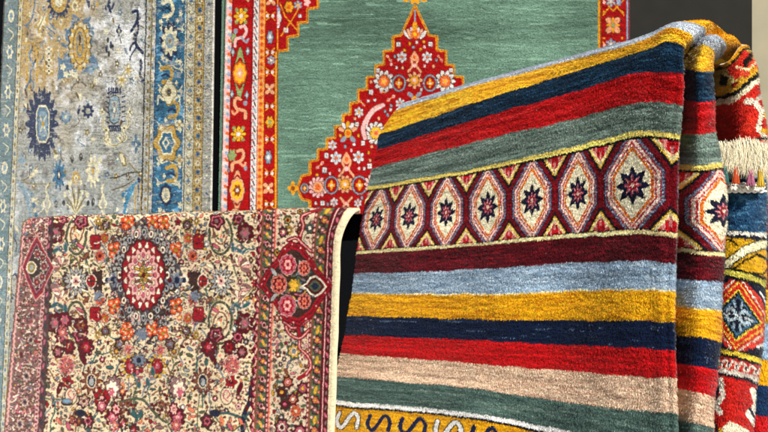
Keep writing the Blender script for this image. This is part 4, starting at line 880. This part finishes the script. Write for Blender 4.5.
    P([(119, 152), (122, 152), (126, 160), (127, 167), (123, 166), (119, 158)], c['olive']); P([(120, 153.5), (122, 153.5), (125, 160), (125.5, 165), (123, 164), (120, 158)], c['cream']); vine([(124, 156), (132, 166), (139, 174), (143, 178)], 1.3, 'olive'); vine([(110, 178), (118, 177), (128, 173), (138, 172)], 1.4, 'dark'); vine([(112, 190), (124, 186), (134, 180)], 1.2, 'brown'); E(139, 180, 1.6, 3, c['navy'])
    for x0, s in ((128, 1), (27, -1)):
        for k in range(7): C([(x0 + s * 9 - s * k * 2, 182 + k * 4), (x0 + s * 2 - s * k, 188 + k * 5), (x0 - s * 4, 194 + k * 6)], 2.4, c['sky' if s > 0 else 'pale'], .7); E(x0 - s * 5 + k, 195 + k * 5, 1.5, 2.6, c['cream' if k % 2 else 'blue'])
    for x in (103, 47): E(x, 204, 3.5, 9, c['cream'], n=4, amp=.25); E(x, 204, 2, 6, c['grey'], n=4, amp=.2); C([(x, 196), (x - 1, 188), (x + 1, 184)], 1.8, c['cream'])
    L([(136, 186), (135, 215)], 1.4, c['gold']); L([(141, 184), (140, 215)], 1.1, c['gold']); L([(138.5, 184), (137.5, 215)], .8, c['navy'])
    for y in (250, 290, 330, 372, 410): spiky(9, y + 8, 9, 10, 'navy', .4); E(9, y + 8, 1.6, 4, c['pale']); vine([(13, y - 14), (17, y - 6), (16, y + 2)], 1.4, 'dark')
    for i in range(46): y = 222 + r.uniform(0, 220); E(r.uniform(0, 26), y, 1.4, r.uniform(2, 5), c[('navy', 'cream', 'slate', 'olive')[r.integers(4)]], rot=r.uniform(-.5, .5))
    for y, q in ((285, 12), (340, 9)): E(15, y, q * .35, q, c['navy']); E(14.6, y, q * .24, q * .8, c['grey'])
    # ---- borders
    S = X                                                             # border lines run true
    def stripe(a, b, col, k=1.0):
        m = (S >= a) & (S < b); cv.c[m] += (lin(c.get(col, col)) - cv.c[m]) * k
    bpx = lambda x, y: float(blue_lean(np.float64(x), np.float64(y)))
    stripe(-5, 5.2, 'dark'); stripe(5.2, 18.5, '#54747c', .85); stripe(18.5, 19.3, 'dark'); stripe(19.3, 23, 'cream', .6); stripe(23, 23.8, 'olive')
    stripe(146, 147, 'dark'); stripe(147, 156, 'grey', .5); stripe(152, 153, 'olive'); stripe(156.2, 157.3, 'navy'); stripe(157.3, 185.8, 'blue'); stripe(185.8, 186.8, 'cream'); stripe(186.8, 187.6, 'navy'); stripe(187.6, 196, 'cream', .55); stripe(195.6, 196.4, 'olive'); stripe(196.4, 204.3, 'gold', .8); stripe(204.3, 205.2, 'olive'); stripe(205.2, 214, 'grey', .8)
    mb = (S > 157.3) & (S < 185.8); nb = vnoise(h, w, 3, 9) + vnoise(h, w, 12, 14); cv.c[mb] *= (1 + .28 * nb[mb])[:, None]
    mk = mb & (nb > .75); cv.c[mk] = cv.c[mk] * .4 + lin('#7fb6d6') * .6
    for k, y in enumerate(np.arange(-26, 450, 9.0)):
        x = bpx(191.6, y); E(x, y, 1.6, 2.4, c['slate' if k % 2 else 'cream'], n=4, amp=.3); C([(bpx(189, y + 2), y + 2), (bpx(191.5, y + 5), y + 5), (bpx(194, y + 3), y + 3)], .9, c['olive'])
        E(bpx(200.3, y), y, 2.3, 2.9, c['cream' if k % 2 else 'slate']); E(bpx(200.3, y), y, 1, 1.3, c['navy' if k % 2 == 0 else 'olive']); E(bpx(198, y + 4.5), y + 4.5, .8, 1.2, c['olive']); E(bpx(202.6, y + 4.5), y + 4.5, .8, 1.2, c['brown'])
        E(bpx(150, y), y, 1.2, 2, c['olive']); E(bpx(154.4, y + 4), y + 4, 1, 1.8, c['cream' if k % 2 else 'slate']); E(bpx(21, y), y, 1, 2, c['olive' if k % 2 else 'slate']); E(bpx(209.5, y + 3), y + 3, 1, 1.6, c['cream' if k % 3 else 'slate'])
    def tendril(y, s=1):
        C([(bpx(160, y), y), (bpx(165, y + 5), y + 5), (bpx(172, y + 3), y + 3), (bpx(180, y + 7), y + 7), (bpx(184, y + 2), y + 2)][::1], 1.3, c['cream'], .7)
        for dx, dy in ((162, 6), (168, -2), (178, -1), (183, 8)): E(bpx(dx, y + dy), y + dy, 1.3, 2.2, c['cream'], n=4, amp=.3)
    def hook(x, y, s=1, col='cream'):
        C([(x - s * 4, y - 6), (x + s * 3, y - 8), (x + s * 6, y - 1), (x + s * 3, y + 6), (x - s * 3, y + 7)], 4.4, c[col], .75); C([(x - s * 4, y + 1), (x, y - 1), (x + s * 4, y + 2)], 2.4, c['navy'], .75)
    for y in (-8, 22, 62, 84, 122, 158, 178, 214): tendril(y)
    hook(167, 9); hook(166, 75, 1, 'gold'); hook(172, 110, 1, 'gold'); hook(171, 174, 1, 'gold')
    for a in np.arange(0, 6.28, .62): C([(170 + 6 * math.cos(a), 41 + 13 * math.sin(a)), (170 + 10 * math.cos(a + .2), 41 + 20 * math.sin(a + .2))], 2.8, c['navy'], .7)
    E(170, 41, 9, 17.5, c['navy'], n=8, amp=.12); E(170, 41, 7.6, 13.2, c['cream'], n=9, amp=.16); E(170, 41, 4.2, 7.6, c['pale']); E(170, 41, 2.4, 4.2, c['grey']); E(170, 41, 1, 2, c['olive'])
    E(169, 92, 7.4, 12, c['olive'], n=4, amp=.1); E(169, 92, 6.4, 10.8, c['cream'], n=4, amp=.12); E(169, 92, 2.4, 4.6, c['olive']); E(169, 92, 1.2, 2.6, c['navy'])
    for s in (-1, 1): C([(169 + s * 5, 100), (169 + s * 10, 96), (169 + s * 11, 104)], 2.4, c['cream'], .7)
    E(167, 143, 13, 19, c['brown'], n=6, amp=.1); E(167, 143, 12, 17.6, c['gold'], n=6, amp=.12); E(167, 143, 8, 12.4, c['cream'], n=6, amp=.1); E(167, 143, 6.6, 10.4, c['blue'], n=6, amp=.1); E(166, 143, 3, 5.4, c['cream'], n=4, amp=.2); E(166, 143, 1.6, 3, c['blue'])
    for y in (125, 160): cv.petals(179.5, y, 6, c['cream'], 4, .7, c['gold'], c['gold'], .3)
    E(166, 195, 6.4, 10.8, c['navy'], n=8, amp=.08); E(166, 195, 4, 7.4, c['cream']); E(166, 195, 1.5, 3, c['grey'])
    for x, y in ((161, 128), (161, 160), (176, 182), (160, 210), (180, 205), (163, 58), (180, 62), (161, 22), (181, 14)): E(x, y, 1.8, 2.8, c['cream'], n=5, amp=.3)
    for y, k in ((16, 0), (52, 1), (92, 2), (130, 1), (168, 0), (206, 1), (244, 2), (282, 0), (320, 1), (358, 2), (396, 0)):
        x = bpx(12, y); E(x, y, 3.8, 8, c['slate'], n=6, amp=.1); E(x, y, 3, 6.6, c['cream'], n=0 if k == 0 else 6, amp=.2); E(x, y, 1.5, 3.4, c['slate' if k else 'pale']); C([(x - 3, y + 13), (x + 2, y + 18), (x - 1, y + 24)], 1.2, c['cream'], .6)
    # age: thin wear over everything, in fine lines along the rows
    wr = vnoise(h, w, 1.5, 12) + .7 * vnoise(h, w, 4, 5) + .8 * vnoise(h, w, 18, 16)
    m = (wr > .85) & (S > 5.2); cv.c[m] = cv.c[m] * .5 + lin('#b9b6ac') * .5
    m = (wr < -1.0) & (S > 5.2); cv.c[m] *= .6
    cv.c *= (1 + .22 * vnoise(h, w, 2, 3) + .12 * vnoise(h, w, 2, 40))[..., None]
    return cv.done(.10, .4)

gx, gy = np.meshgrid(np.concatenate([np.arange(4, 60, .36), np.arange(60, 213.6, .46)]), np.arange(-46, 452, .56))
px = blue_lean(gx, gy)
d = inv(px, 0, 4.25, 212, 2.86)
BP = at(px, gy, d + .022 * np.sin(gx / 24 + gy / 140) + .014 * np.sin(gx / 41 - gy / 60) + .008 * np.sin(gy / 31 + gx / 50))
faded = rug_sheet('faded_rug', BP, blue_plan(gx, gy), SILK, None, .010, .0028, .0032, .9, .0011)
tag(faded, 'faded beige and blue rug with navy wheels, hung at far left beyond the flowered rug', 'rug')
# ================================================================= the back of the striped rug, and two more rugs at the right
FLAP = [(0, (711, 727, 741, 747, 740), (66, 62.5, 47, 46, 44), .01), (14, (712, 731, 748.5, 751, 744), (80, 74, 57, 56, 54), 0), (34, (712, 734, 754.5, 756, 748), (97, 91, 74, 73, 71), 0),
        (52, (713, 737, 756.5, 758.5, 750), (112, 108, 93, 92, 90), 0), (72, (715, 739, 760, 762, 753), (128, 126, 113, 112, 110), 0), (104, (717, 742, 766, 768.5, 760), (147, 147, 141, 140, 139), 0)]

def flap_plan(K, R):
    """K 0..50 across, R down; worn red ground with hooked figures above and below a dark line"""
    cv = Canvas(K, R, '#b8241a'); h, w = R.shape
    wob = vnoise(h, w, 4, 3) * 1.4
    def band(a, b, col): m = (R + wob >= a) & (R + wob < b); cv.c[m] = lin(col)
    band(-5, 2.5, '#c98d1a'); band(2.5, 5, '#1c1712'); band(5, 24, '#a89044'); band(24, 33, '#c89a2a'); band(33, 38, '#141414'); band(38, 44, '#ddd3b4')
    P, L, E = cv.P, cv.L, cv.E
    P([(20, 4), (34, 6), (46, 4), (52, 14), (40, 20), (28, 24), (20, 16)], '#b3261a'); P([(30, 20), (50, 16), (54, 28), (36, 30)], '#c4442a'); P([(38, 12), (52, 10), (48, 18), (36, 20)], '#17130f'); P([(10, 10), (20, 12), (16, 24), (8, 22)], '#17130f')
    L([(14, 9), (24, 20), (20, 30)], 2.4, '#d8c68a'); L([(30, 11), (40, 24), (52, 22)], 2.0, '#ead9a6'); E(44, 27, 4, 3, '#d8961c'); E(24, 27, 4, 3, '#8d2218')
    L([(8, 92), (22, 96), (24, 106)], 5, '#ded6c4'); L([(8, 92), (22, 96)], 7.5, '#2a2220') if False else None
    L([(32, 50), (42, 58), (50, 56)], 5, '#cfc8b6'); L([(42, 58), (48, 70), (40, 84), (46, 100)], 5.5, '#d8d0bc'); L([(44, 90), (56, 96)], 5, '#d9a41c'); L([(50, 74), (60, 84)], 5, '#e2b83a'); L([(36, 96), (52, 104)], 4, '#2d2a26')
    E(20, 66, 9, 11, '#a01a14', n=4, amp=.2); E(33, 76, 6, 9, '#c62f1e', n=4, amp=.2)
    cv.c *= (1 + .22 * vnoise(h, w, 3, 12) + .18 * vnoise(h, w, 2, 4))[..., None]
    return cv.done(.09)

R = np.arange(0, 104, .6); W = np.linspace(0, 4, 110)
P, _, _ = net(FLAP, [0, 1, 2, 3, 4], [1.57, 1.50, 1.49, 1.53, 1.62], R, W)
c = flap_plan(*np.meshgrid(herm([0, 1, 2, 3, 4], [0, 22, 46, 54, 62], W), R))
under(stripe_root, rug_sheet('back_panel', P, c, WOOL, None, .010, .0055, .0017, 1.1, .0009))

def strands(name, A, B, mat, hexcol, n, wid, sag=.006, var=.12, seg=7, curl=.004):
    """a row of hanging yarns from line A to line B (arrays of points), each a thin solid ribbon with its own bend"""
    ta = rng.random(n); ta.sort()
    i = ta * (len(A) - 1); i0 = np.clip(i.astype(int), 0, len(A) - 2); f = (i - i0)[:, None]
    a = A[i0] * (1 - f) + A[i0 + 1] * f; b = B[i0] * (1 - f) + B[i0 + 1] * f
    b = b + rng.normal(0, sag, (n, 3)) * [1.0, .8, .7] + (a - b) * rng.random((n, 1)) ** 3 * .35
    t = np.linspace(0, 1, seg)[None, :, None]
    out = np.array([0, -1, 0.]); bow = (rng.random((n, 1, 1)) * .012 + .004)
    p = a[:, None] * (1 - t) + b[:, None] * t + out * bow * np.sin(t * math.pi * .8) + rng.normal(0, curl, (n, 1, 3)) * np.sin(t * 5 + rng.random((n, 1, 1)) * 6)
    # four-sided threads
    s1 = np.array([1, .25, 0.]); s2 = np.array([0, -1, .2])
    tap = wid * (1 - .55 * t)
    V = np.stack([p + s1 * tap, p + s2 * tap, p - s1 * tap, p - s2 * tap], 2)         # n seg 4 3
    N = np.broadcast_to(np.stack([s1, s2, -s1, -s2]), V.shape)
    idx = np.arange(n * seg * 4).reshape(n, seg, 4)
    Fq = np.stack([np.stack([idx[:, :-1, k], idx[:, :-1, (k + 1) % 4], idx[:, 1:, (k + 1) % 4], idx[:, 1:, k]], -1) for k in range(4)], 2).reshape(-1, 4)
    col = np.broadcast_to((lin(hexcol) * (1 + var * rng.standard_normal((n, 1))))[:, None, None], V.shape)
    me = raw_mesh(name, V.reshape(-1, 3), [Fq], np.clip(col.reshape(-1, 3), 0, .88), unit(N.reshape(-1, 3)))
    return link(name, me, mat)

k = np.linspace(0, 1, 24)
fa = at(719 + 50 * k, 143.5 - 3 * k + 1.5 * np.sin(k * 9), 1.485 + .04 * (k - .45) ** 2); fb = at(718 + 54 * k, 170.5 + 5 * k ** 2 + 2.0 * np.sin(k * 17), 1.475 + .06 * (k - .45) ** 2)
fr = under(stripe_root, strands('fringe', fa, fb, COTTON, '#e8dcc0', 2000, .0005, .0070, .22, 9, .0040))
fr['label'] = 'off-white cotton fringe along the hanging end'

# ---- the figured rug hanging below the fringe
TRIBE = [(0, (709, 722, 746, 765, 756), (180, 180, 180, 179, 178), 0), (12, (709, 722, 746, 766, 757), (191, 191, 191.5, 191, 190), 0), (54, (708, 721, 745, 766, 757), (230, 231, 233, 235, 235), 0), (86, (707, 720, 744, 765.5, 757), (262, 263.5, 268, 275, 276), 0),
         (170, (705, 717, 740, 761, 753), (341, 343, 348, 355, 356), 0), (196, (703, 715, 737, 757.5, 749), (366, 368, 372, 379, 380), 0), (258, (700, 711, 731, 752, 744), (428, 430, 434, 440, 442), 0), (300, (698, 709, 729, 750, 742), (470, 472, 476, 482, 484), 0)]

def tribe_plan(K, R):
    cv = Canvas(K, R, '#b01c16'); h, w = R.shape
    Rw = R + vnoise(h, w, 5, 4) * 1.0
    def band(a, b, col): m = (Rw >= a) & (Rw < b); cv.c[m] = lin(col)
    P, L, E = cv.P, cv.L, cv.E
    band(-5, 54, '#1f4466')
    st = vnoise(h, w, 2, 16) + .6 * vnoise(h, w, 4, 4); m = (Rw < 54) & (st > .45); cv.c[m] = lin('#3f6c8c'); m = (Rw < 54) & (st < -.8); cv.c[m] = lin('#122a48')
    band(52, 55.5, '#d6d2c4'); band(55.5, 59, '#10182c'); band(59, 88, '#c4971a'); band(88, 90.5, '#16160f'); band(90.5, 96, '#b9b04a'); band(96, 98.5, '#14141a'); band(98.5, 172, '#141a2c'); band(172, 174, '#14141a'); band(174, 179, '#d9bf3c'); band(179, 182, '#17151c'); band(182, 194, '#b6322a'); band(194, 199, '#cfc6ba'); band(199, 202, '#1a1a26')
    # leaf band
    L([(-6, 92), (10, 84), (26, 70), (42, 62), (62, 60)], 9, '#15150f'); L([(-6, 92), (10, 84), (26, 70), (42, 62), (62, 60)], 6.5, '#e3dcb6')
    P([(16, 88), (26, 78), (38, 70), (50, 72), (52, 80), (44, 87), (30, 90)], '#15150f'); P([(19, 87), (28, 79), (38, 72.5), (48, 74), (49.5, 80), (43, 85.5), (30, 88)], '#d0a01a'); E(6, 68, 9, 6, '#cfa11c'); L([(-4, 60), (14, 62), (20, 66)], 2, '#15150f')
    # diamond of nested steps
    for cx in (22, 82, -38):
        y0 = 135.5
        u = np.abs(K - cx) / 30.0; v = np.abs(R - y0) / 37.0; mm = u + v + vnoise(h, w, 2, 2) * .035; zone = (Rw > 98.5) & (Rw < 172) & (np.abs(K - cx) < 30)
        for q, col in ((1.28, '#b3241c'), (1.16, '#d8cfb8'), (1.10, '#b3241c'), (.98, '#e2b64a'), (.92, '#c02a1e'), (.76, '#d9c23c'), (.70, '#141a2c'), (.60, '#3c6078'), (.52, '#141a2c')): m = zone & (mm < q); cv.c[m] = lin(col)
        for sx in (-1, 1):
            for sy in (-1, 1):
                L([(cx + sx * 2, y0 + sy * 3), (cx + sx * 7, y0 + sy * 7), (cx + sx * 11, y0 + sy * 4)], 3.2, '#a9bcc8'); L([(cx + sx * 3, y0 + sy * 9), (cx + sx * 4, y0 + sy * 15)], 2.6, '#8fa6b6')
            L([(cx + sx * 8, y0), (cx + sx * 14, y0 + 1)], 2.6, '#c3ced2')
        L([(cx - 4, y0 - 1), (cx + 4, y0 + 1)], 2.2, '#cdd6da')
        for s in (-1, 1):
            for y in (106, 165): L([(cx + s * 14, y), (cx + s * 28, y + (16 if y < 130 else -16))], 4.4, '#c83a2c'); L([(cx + s * 20, y - 2), (cx + s * 30, y + (8 if y < 130 else -10))], 2.6, '#dfe0da')
    # squiggle band
    for i in range(-1, 8): L([(i * 9, 192), (i * 9 + 3, 184), (i * 9 + 7, 186), (i * 9 + 6, 192)], 2.3, '#e0d2c2'); E(i * 9 + 8, 189, 1.6, 1.8, '#1a2038')
    # open red ground with hooked figures
    for pts, wd, col in (([(2, 204), (4, 216), (-2, 232)], 12, '#1c2238'), ([(10, 206), (14, 222), (6, 232), (12, 238)], 6, '#dcd6c8'), ([(44, 210), (50, 222), (42, 234), (50, 240)], 8, '#e2dccb'), ([(50, 206), (52, 222)], 6, '#1b223c'), ([(50, 238), (42, 228)], 3, '#20263c'),
                         ([(14, 262), (26, 250), (40, 254), (48, 268)], 10, '#e4d9bc'), ([(4, 268), (14, 256), (24, 270)], 5, '#d0a82a'), ([(6, 250), (12, 260), (4, 272)], 4, '#1c1a20'), ([(30, 280), (44, 286)], 6, '#20263c')): L(pts, wd, col)
    cv.c *= (1 + .20 * vnoise(h, w, 3, 12) + .18 * vnoise(h, w, 2, 4))[..., None]
    return cv.done(.09)

R = np.arange(0, 300, .66); W = np.linspace(0, 4, 130)
P, _, _ = net(TRIBE, [0, 1, 2, 3, 4], [1.60, 1.545, 1.52, 1.56, 1.66], R, W)
c = tribe_plan(*np.meshgrid(herm([0, 1, 2, 3, 4], [-10, 2, 27, 48, 60], W), R))
tribe_root = empty('figured_rug', tuple(at(738, 330, 1.56)))
tag(tribe_root, 'narrow figured rug with a blue end, gold leaf band and stepped diamond, below the fringe', 'rug')
under(tribe_root, rug_sheet('pile', P, c, WOOL, None, .010, .0052, .0017, 1.0, .0009))

# crocheted white edge on the blue end: looped yarns
def tube(pts, rad, ns=6):
    p = np.asarray(pts, float); T = unit(np.gradient(p, axis=0)); up = np.array([.13, .93, .34]); A = unit(np.cross(T, up)); B = np.cross(T, A)
    a = np.arange(ns) * 2 * math.pi / ns
    rad = np.broadcast_to(np.asarray(rad, float), (len(p),))[:, None, None]
    N = A[:, None] * np.cos(a)[None, :, None] + B[:, None] * np.sin(a)[None, :, None]
    V = p[:, None] + N * rad
    i = np.arange(len(p) - 1)[:, None] * ns + np.arange(ns)[None]; j = np.arange(len(p) - 1)[:, None] * ns + (np.arange(ns)[None] + 1) % ns
    return V.reshape(-1, 3), np.stack([i, j, j + ns, i + ns], -1).reshape(-1, 4), N.reshape(-1, 3)

def tubes(name, list_, mat, hexcol, var=.06):
    Vs, Fs, Ns, Cs, off = [], [], [], [], 0
    for pts, rad in list_:
        v, f, n = tube(pts, rad); Vs.append(v); Fs.append(f + off); Ns.append(n); off += len(v)
        Cs.append(np.clip(np.broadcast_to(lin(hexcol), v.shape) * (1 + var * rng.standard_normal((len(v), 1))), 0, .88))
    return link(name, raw_mesh(name, np.concatenate(Vs), Fs, np.concatenate(Cs), np.concatenate(Ns)), mat)

t = np.linspace(0, 1, 260); loops = []
for ph, dy in ((0, 0), (2.1, 1.4), (4.2, .4)):
    u = t * 42; loops.append((at(721 + u + 2.0 * np.sin(u * 1.45 + ph), 186.8 + dy + 2.6 * np.cos(u * 1.45 + ph) + .6 * np.sin(u * .4), 1.497 - .006 * np.sin(u * 2.9 + ph) + .05 * (t - .55) ** 2), .0024 + .0006 * np.sin(u * 9)))
loops.append((at(721 + t * 44, 183.6 + .5 * np.sin(t * 60), 1.50 + .05 * (t - .55) ** 2), .003)); loops.append((at(721 + t * 45, 191.6 + .6 * np.sin(t * 44), 1.502 + .05 * (t - .55) ** 2), .0028))
under(tribe_root, tubes('crocheted_edge', loops, COTTON, '#e6e2d8'))
for x, y0, y1, wd, col, lab in ((736, 166, 182.5, 3.2, '#a8451f', 'orange tassel'), (750.5, 167, 184.5, 3.4, '#96566e', 'pink tassel'), (760.5, 169, 186, 3.0, '#b39430', 'yellow tassel'), (725.8, 166, 182, 2.6, '#2a5a54', 'teal tassel')):
    n = 12; t = np.linspace(0, 1, n); y = y0 + (y1 - y0) * t
    wdt = np.interp(t, [0, .12, .3, .7, .92, 1], [.35, .8, .62, 1.0, 1.0, .55]) * 1.25 * wd * 1.47 / F
    ts = [(at(x + .5 * np.sin(t * 3), y, 1.468 + 0 * t), wdt * .6)]
    for k2 in range(150):
        a = rng.uniform(0, 6.28); q = np.interp(t, [0, .12, .3, .7, .92, 1], [.3, .7, .55, .95, 1.15, 1.25]) * wd * rng.uniform(.5, 1.1)
        ts.append((at(x + q * math.cos(a) + .2 * rng.standard_normal(), y + rng.uniform(-1.5, 1.8) * t, 1.468 - q * math.sin(a) * 1.47 / F), .00045))
    o = under(tribe_root, tubes('tassel', ts, COTTON, col, .12)); o['label'] = lab

# ---- a striped edge at the far right
FAR = [(0, (738, 748, 768, 800), (205, 205, 206, 208), 0), (300, (735, 745, 764, 792), (470, 472, 476, 482), 0)]
def far_plan(K, R):
    cv = Canvas(K, R, '#c79a22'); h, w = R.shape
    Rw = R + vnoise(h, w, 30, 8) * 1.2
    for a, b, col in ((-5, 30, '#7b1420'), (30, 62, '#1a2a4a'), (62, 92, '#7a2418'), (92, 130, '#c79a1a'), (130, 170, '#86a2bb'), (170, 199, '#d3980f'), (199, 232, '#132c4e'), (232, 266, '#b01216'), (266, 400, '#d3b398')):
        m = (Rw >= a) & (Rw < b); cv.c[m] = lin(col)
    cv.c *= (1 + .2 * vnoise(h, w, 2, 20) + .2 * vnoise(h, w, 2, 5))[..., None]
    return cv.done(.08)
R = np.arange(0, 300, .8); W = np.linspace(0, 3, 90)
P, _, _ = net(FAR, [0, 1, 2, 3], [1.78, 1.72, 1.70, 1.74], R, W)
far = rug_sheet('striped_runner', P, far_plan(*np.meshgrid(W * 20, R)), WOOL, None, .010, .0052, .0020, 1.0, .0009)
tag(far, 'sliver of a blue, gold and navy striped runner at the edge beside the figured rug', 'rug')
# ================================================================= setting, light, camera
def slab(name, pts, thick, mat):
    """an upright board: four corners of its face, given depth"""
    import bmesh
    p = np.asarray(pts, float); n = np.cross(p[1] - p[0], p[3] - p[0]); n /= np.linalg.norm(n)
    if n[1] < 0: n = -n
    bm = bmesh.new()
    a = [bm.verts.new(q) for q in p]; b = [bm.verts.new(q + n * thick) for q in p]
    bm.faces.new(a); bm.faces.new(b[::-1])
    for i in range(4): bm.faces.new([a[i], b[i], b[(i + 1) % 4], a[(i + 1) % 4]])
    bmesh.ops.recalc_face_normals(bm, faces=bm.faces)
    bmesh.ops.bevel(bm, geom=bm.edges[:], offset=.004, segments=2, affect='EDGES')
    me = bpy.data.meshes.new(name); bm.to_mesh(me); bm.free()
    return link(name, me, mat)

BLACKM = plain('black_felt', '#07080b', .95, 90, .35, .3, .05)
GREYM = plain('dark_grey_board', '#1c1b18', .8, 14, .25, .15, .1)
PALE = plain('pale_plaster', '#857f6c', .9, 5, .22, .2)
GROUNDM = plain('paving', '#8d887f', .9, 3, .2, .2)

o = slab('display_board', [at(604, -70, 3.02), at(752.5, -70, 3.02), at(752.5, 560, 3.02), at(604, 560, 3.02)], .05, GREYM)
tag(o, 'dark grey display board showing above the folded striped rug', 'board')
o = slab('display_board', [at(224, -70, 3.08), at(640, -70, 3.08), at(640, 560, 3.08), at(224, 560, 3.08)], .05, BLACKM)
tag(o, 'black board directly behind the green and red rug', 'board')
o = slab('display_board', [at(-60, -70, 5.1), at(232, -70, 3.13), at(232, 560, 3.13), at(-60, 560, 5.1)], .05, BLACKM)
tag(o, 'black display board showing as dark strips beside the faded blue rug', 'board')
o = slab('plaster_wall', [at(700, -90, 4.2), at(980, -90, 3.9), at(980, 520, 3.9), at(700, 520, 4.2)], .12, PALE)
tag(o, 'pale plaster wall seen as a narrow strip beyond the dark board', 'wall')
bpy.ops.mesh.primitive_plane_add(size=60, location=(0, 5, 0)); g = bpy.context.object
g.name = g.data.name = 'ground'; g.data.materials.append(GROUNDM); g['kind'] = 'structure'

w = bpy.data.worlds.new('World'); sc.world = w; w.use_nodes = True
nt = w.node_tree; bg = nt.nodes['Background']
sky = nt.nodes.new('ShaderNodeTexSky'); sky.sky_type = 'NISHITA'; sky.sun_disc = False
AZ, EL = math.radians(16), math.radians(39)     # sun to the right of and behind the camera
sd = np.array([math.sin(AZ) * math.cos(EL), -math.cos(AZ) * math.cos(EL), math.sin(EL)])
sky.sun_elevation = EL; sky.sun_rotation = math.atan2(sd[0], sd[1])
nt.links.new(sky.outputs['Color'], bg.inputs['Color']); bg.inputs['Strength'].default_value = .055
from mathutils import Vector
L = bpy.data.lights.new('sun', 'SUN'); L.energy = 5.0; L.angle = math.radians(.53); L.color = (1, .95, .86)
lo = bpy.data.objects.new('sun', L); COL.objects.link(lo); lo.location = (2, -3, 5)
lo.rotation_euler = Vector(sd).to_track_quat('Z', 'Y').to_euler()

cam = bpy.data.cameras.new('camera'); co = bpy.data.objects.new('camera', cam); COL.objects.link(co)
cam.sensor_width = 36; cam.lens = F / 768 * 36; cam.clip_end = 500; cam.clip_start = .02
co.location = (0, 0, CAM_H); co.rotation_euler = (math.radians(90), 0, 0)
sc.camera = co
vs = sc.view_settings; vs.view_transform = 'Standard'; vs.look = 'None'; vs.exposure = 0.72; vs.gamma = 1; vs.use_curve_mapping = False
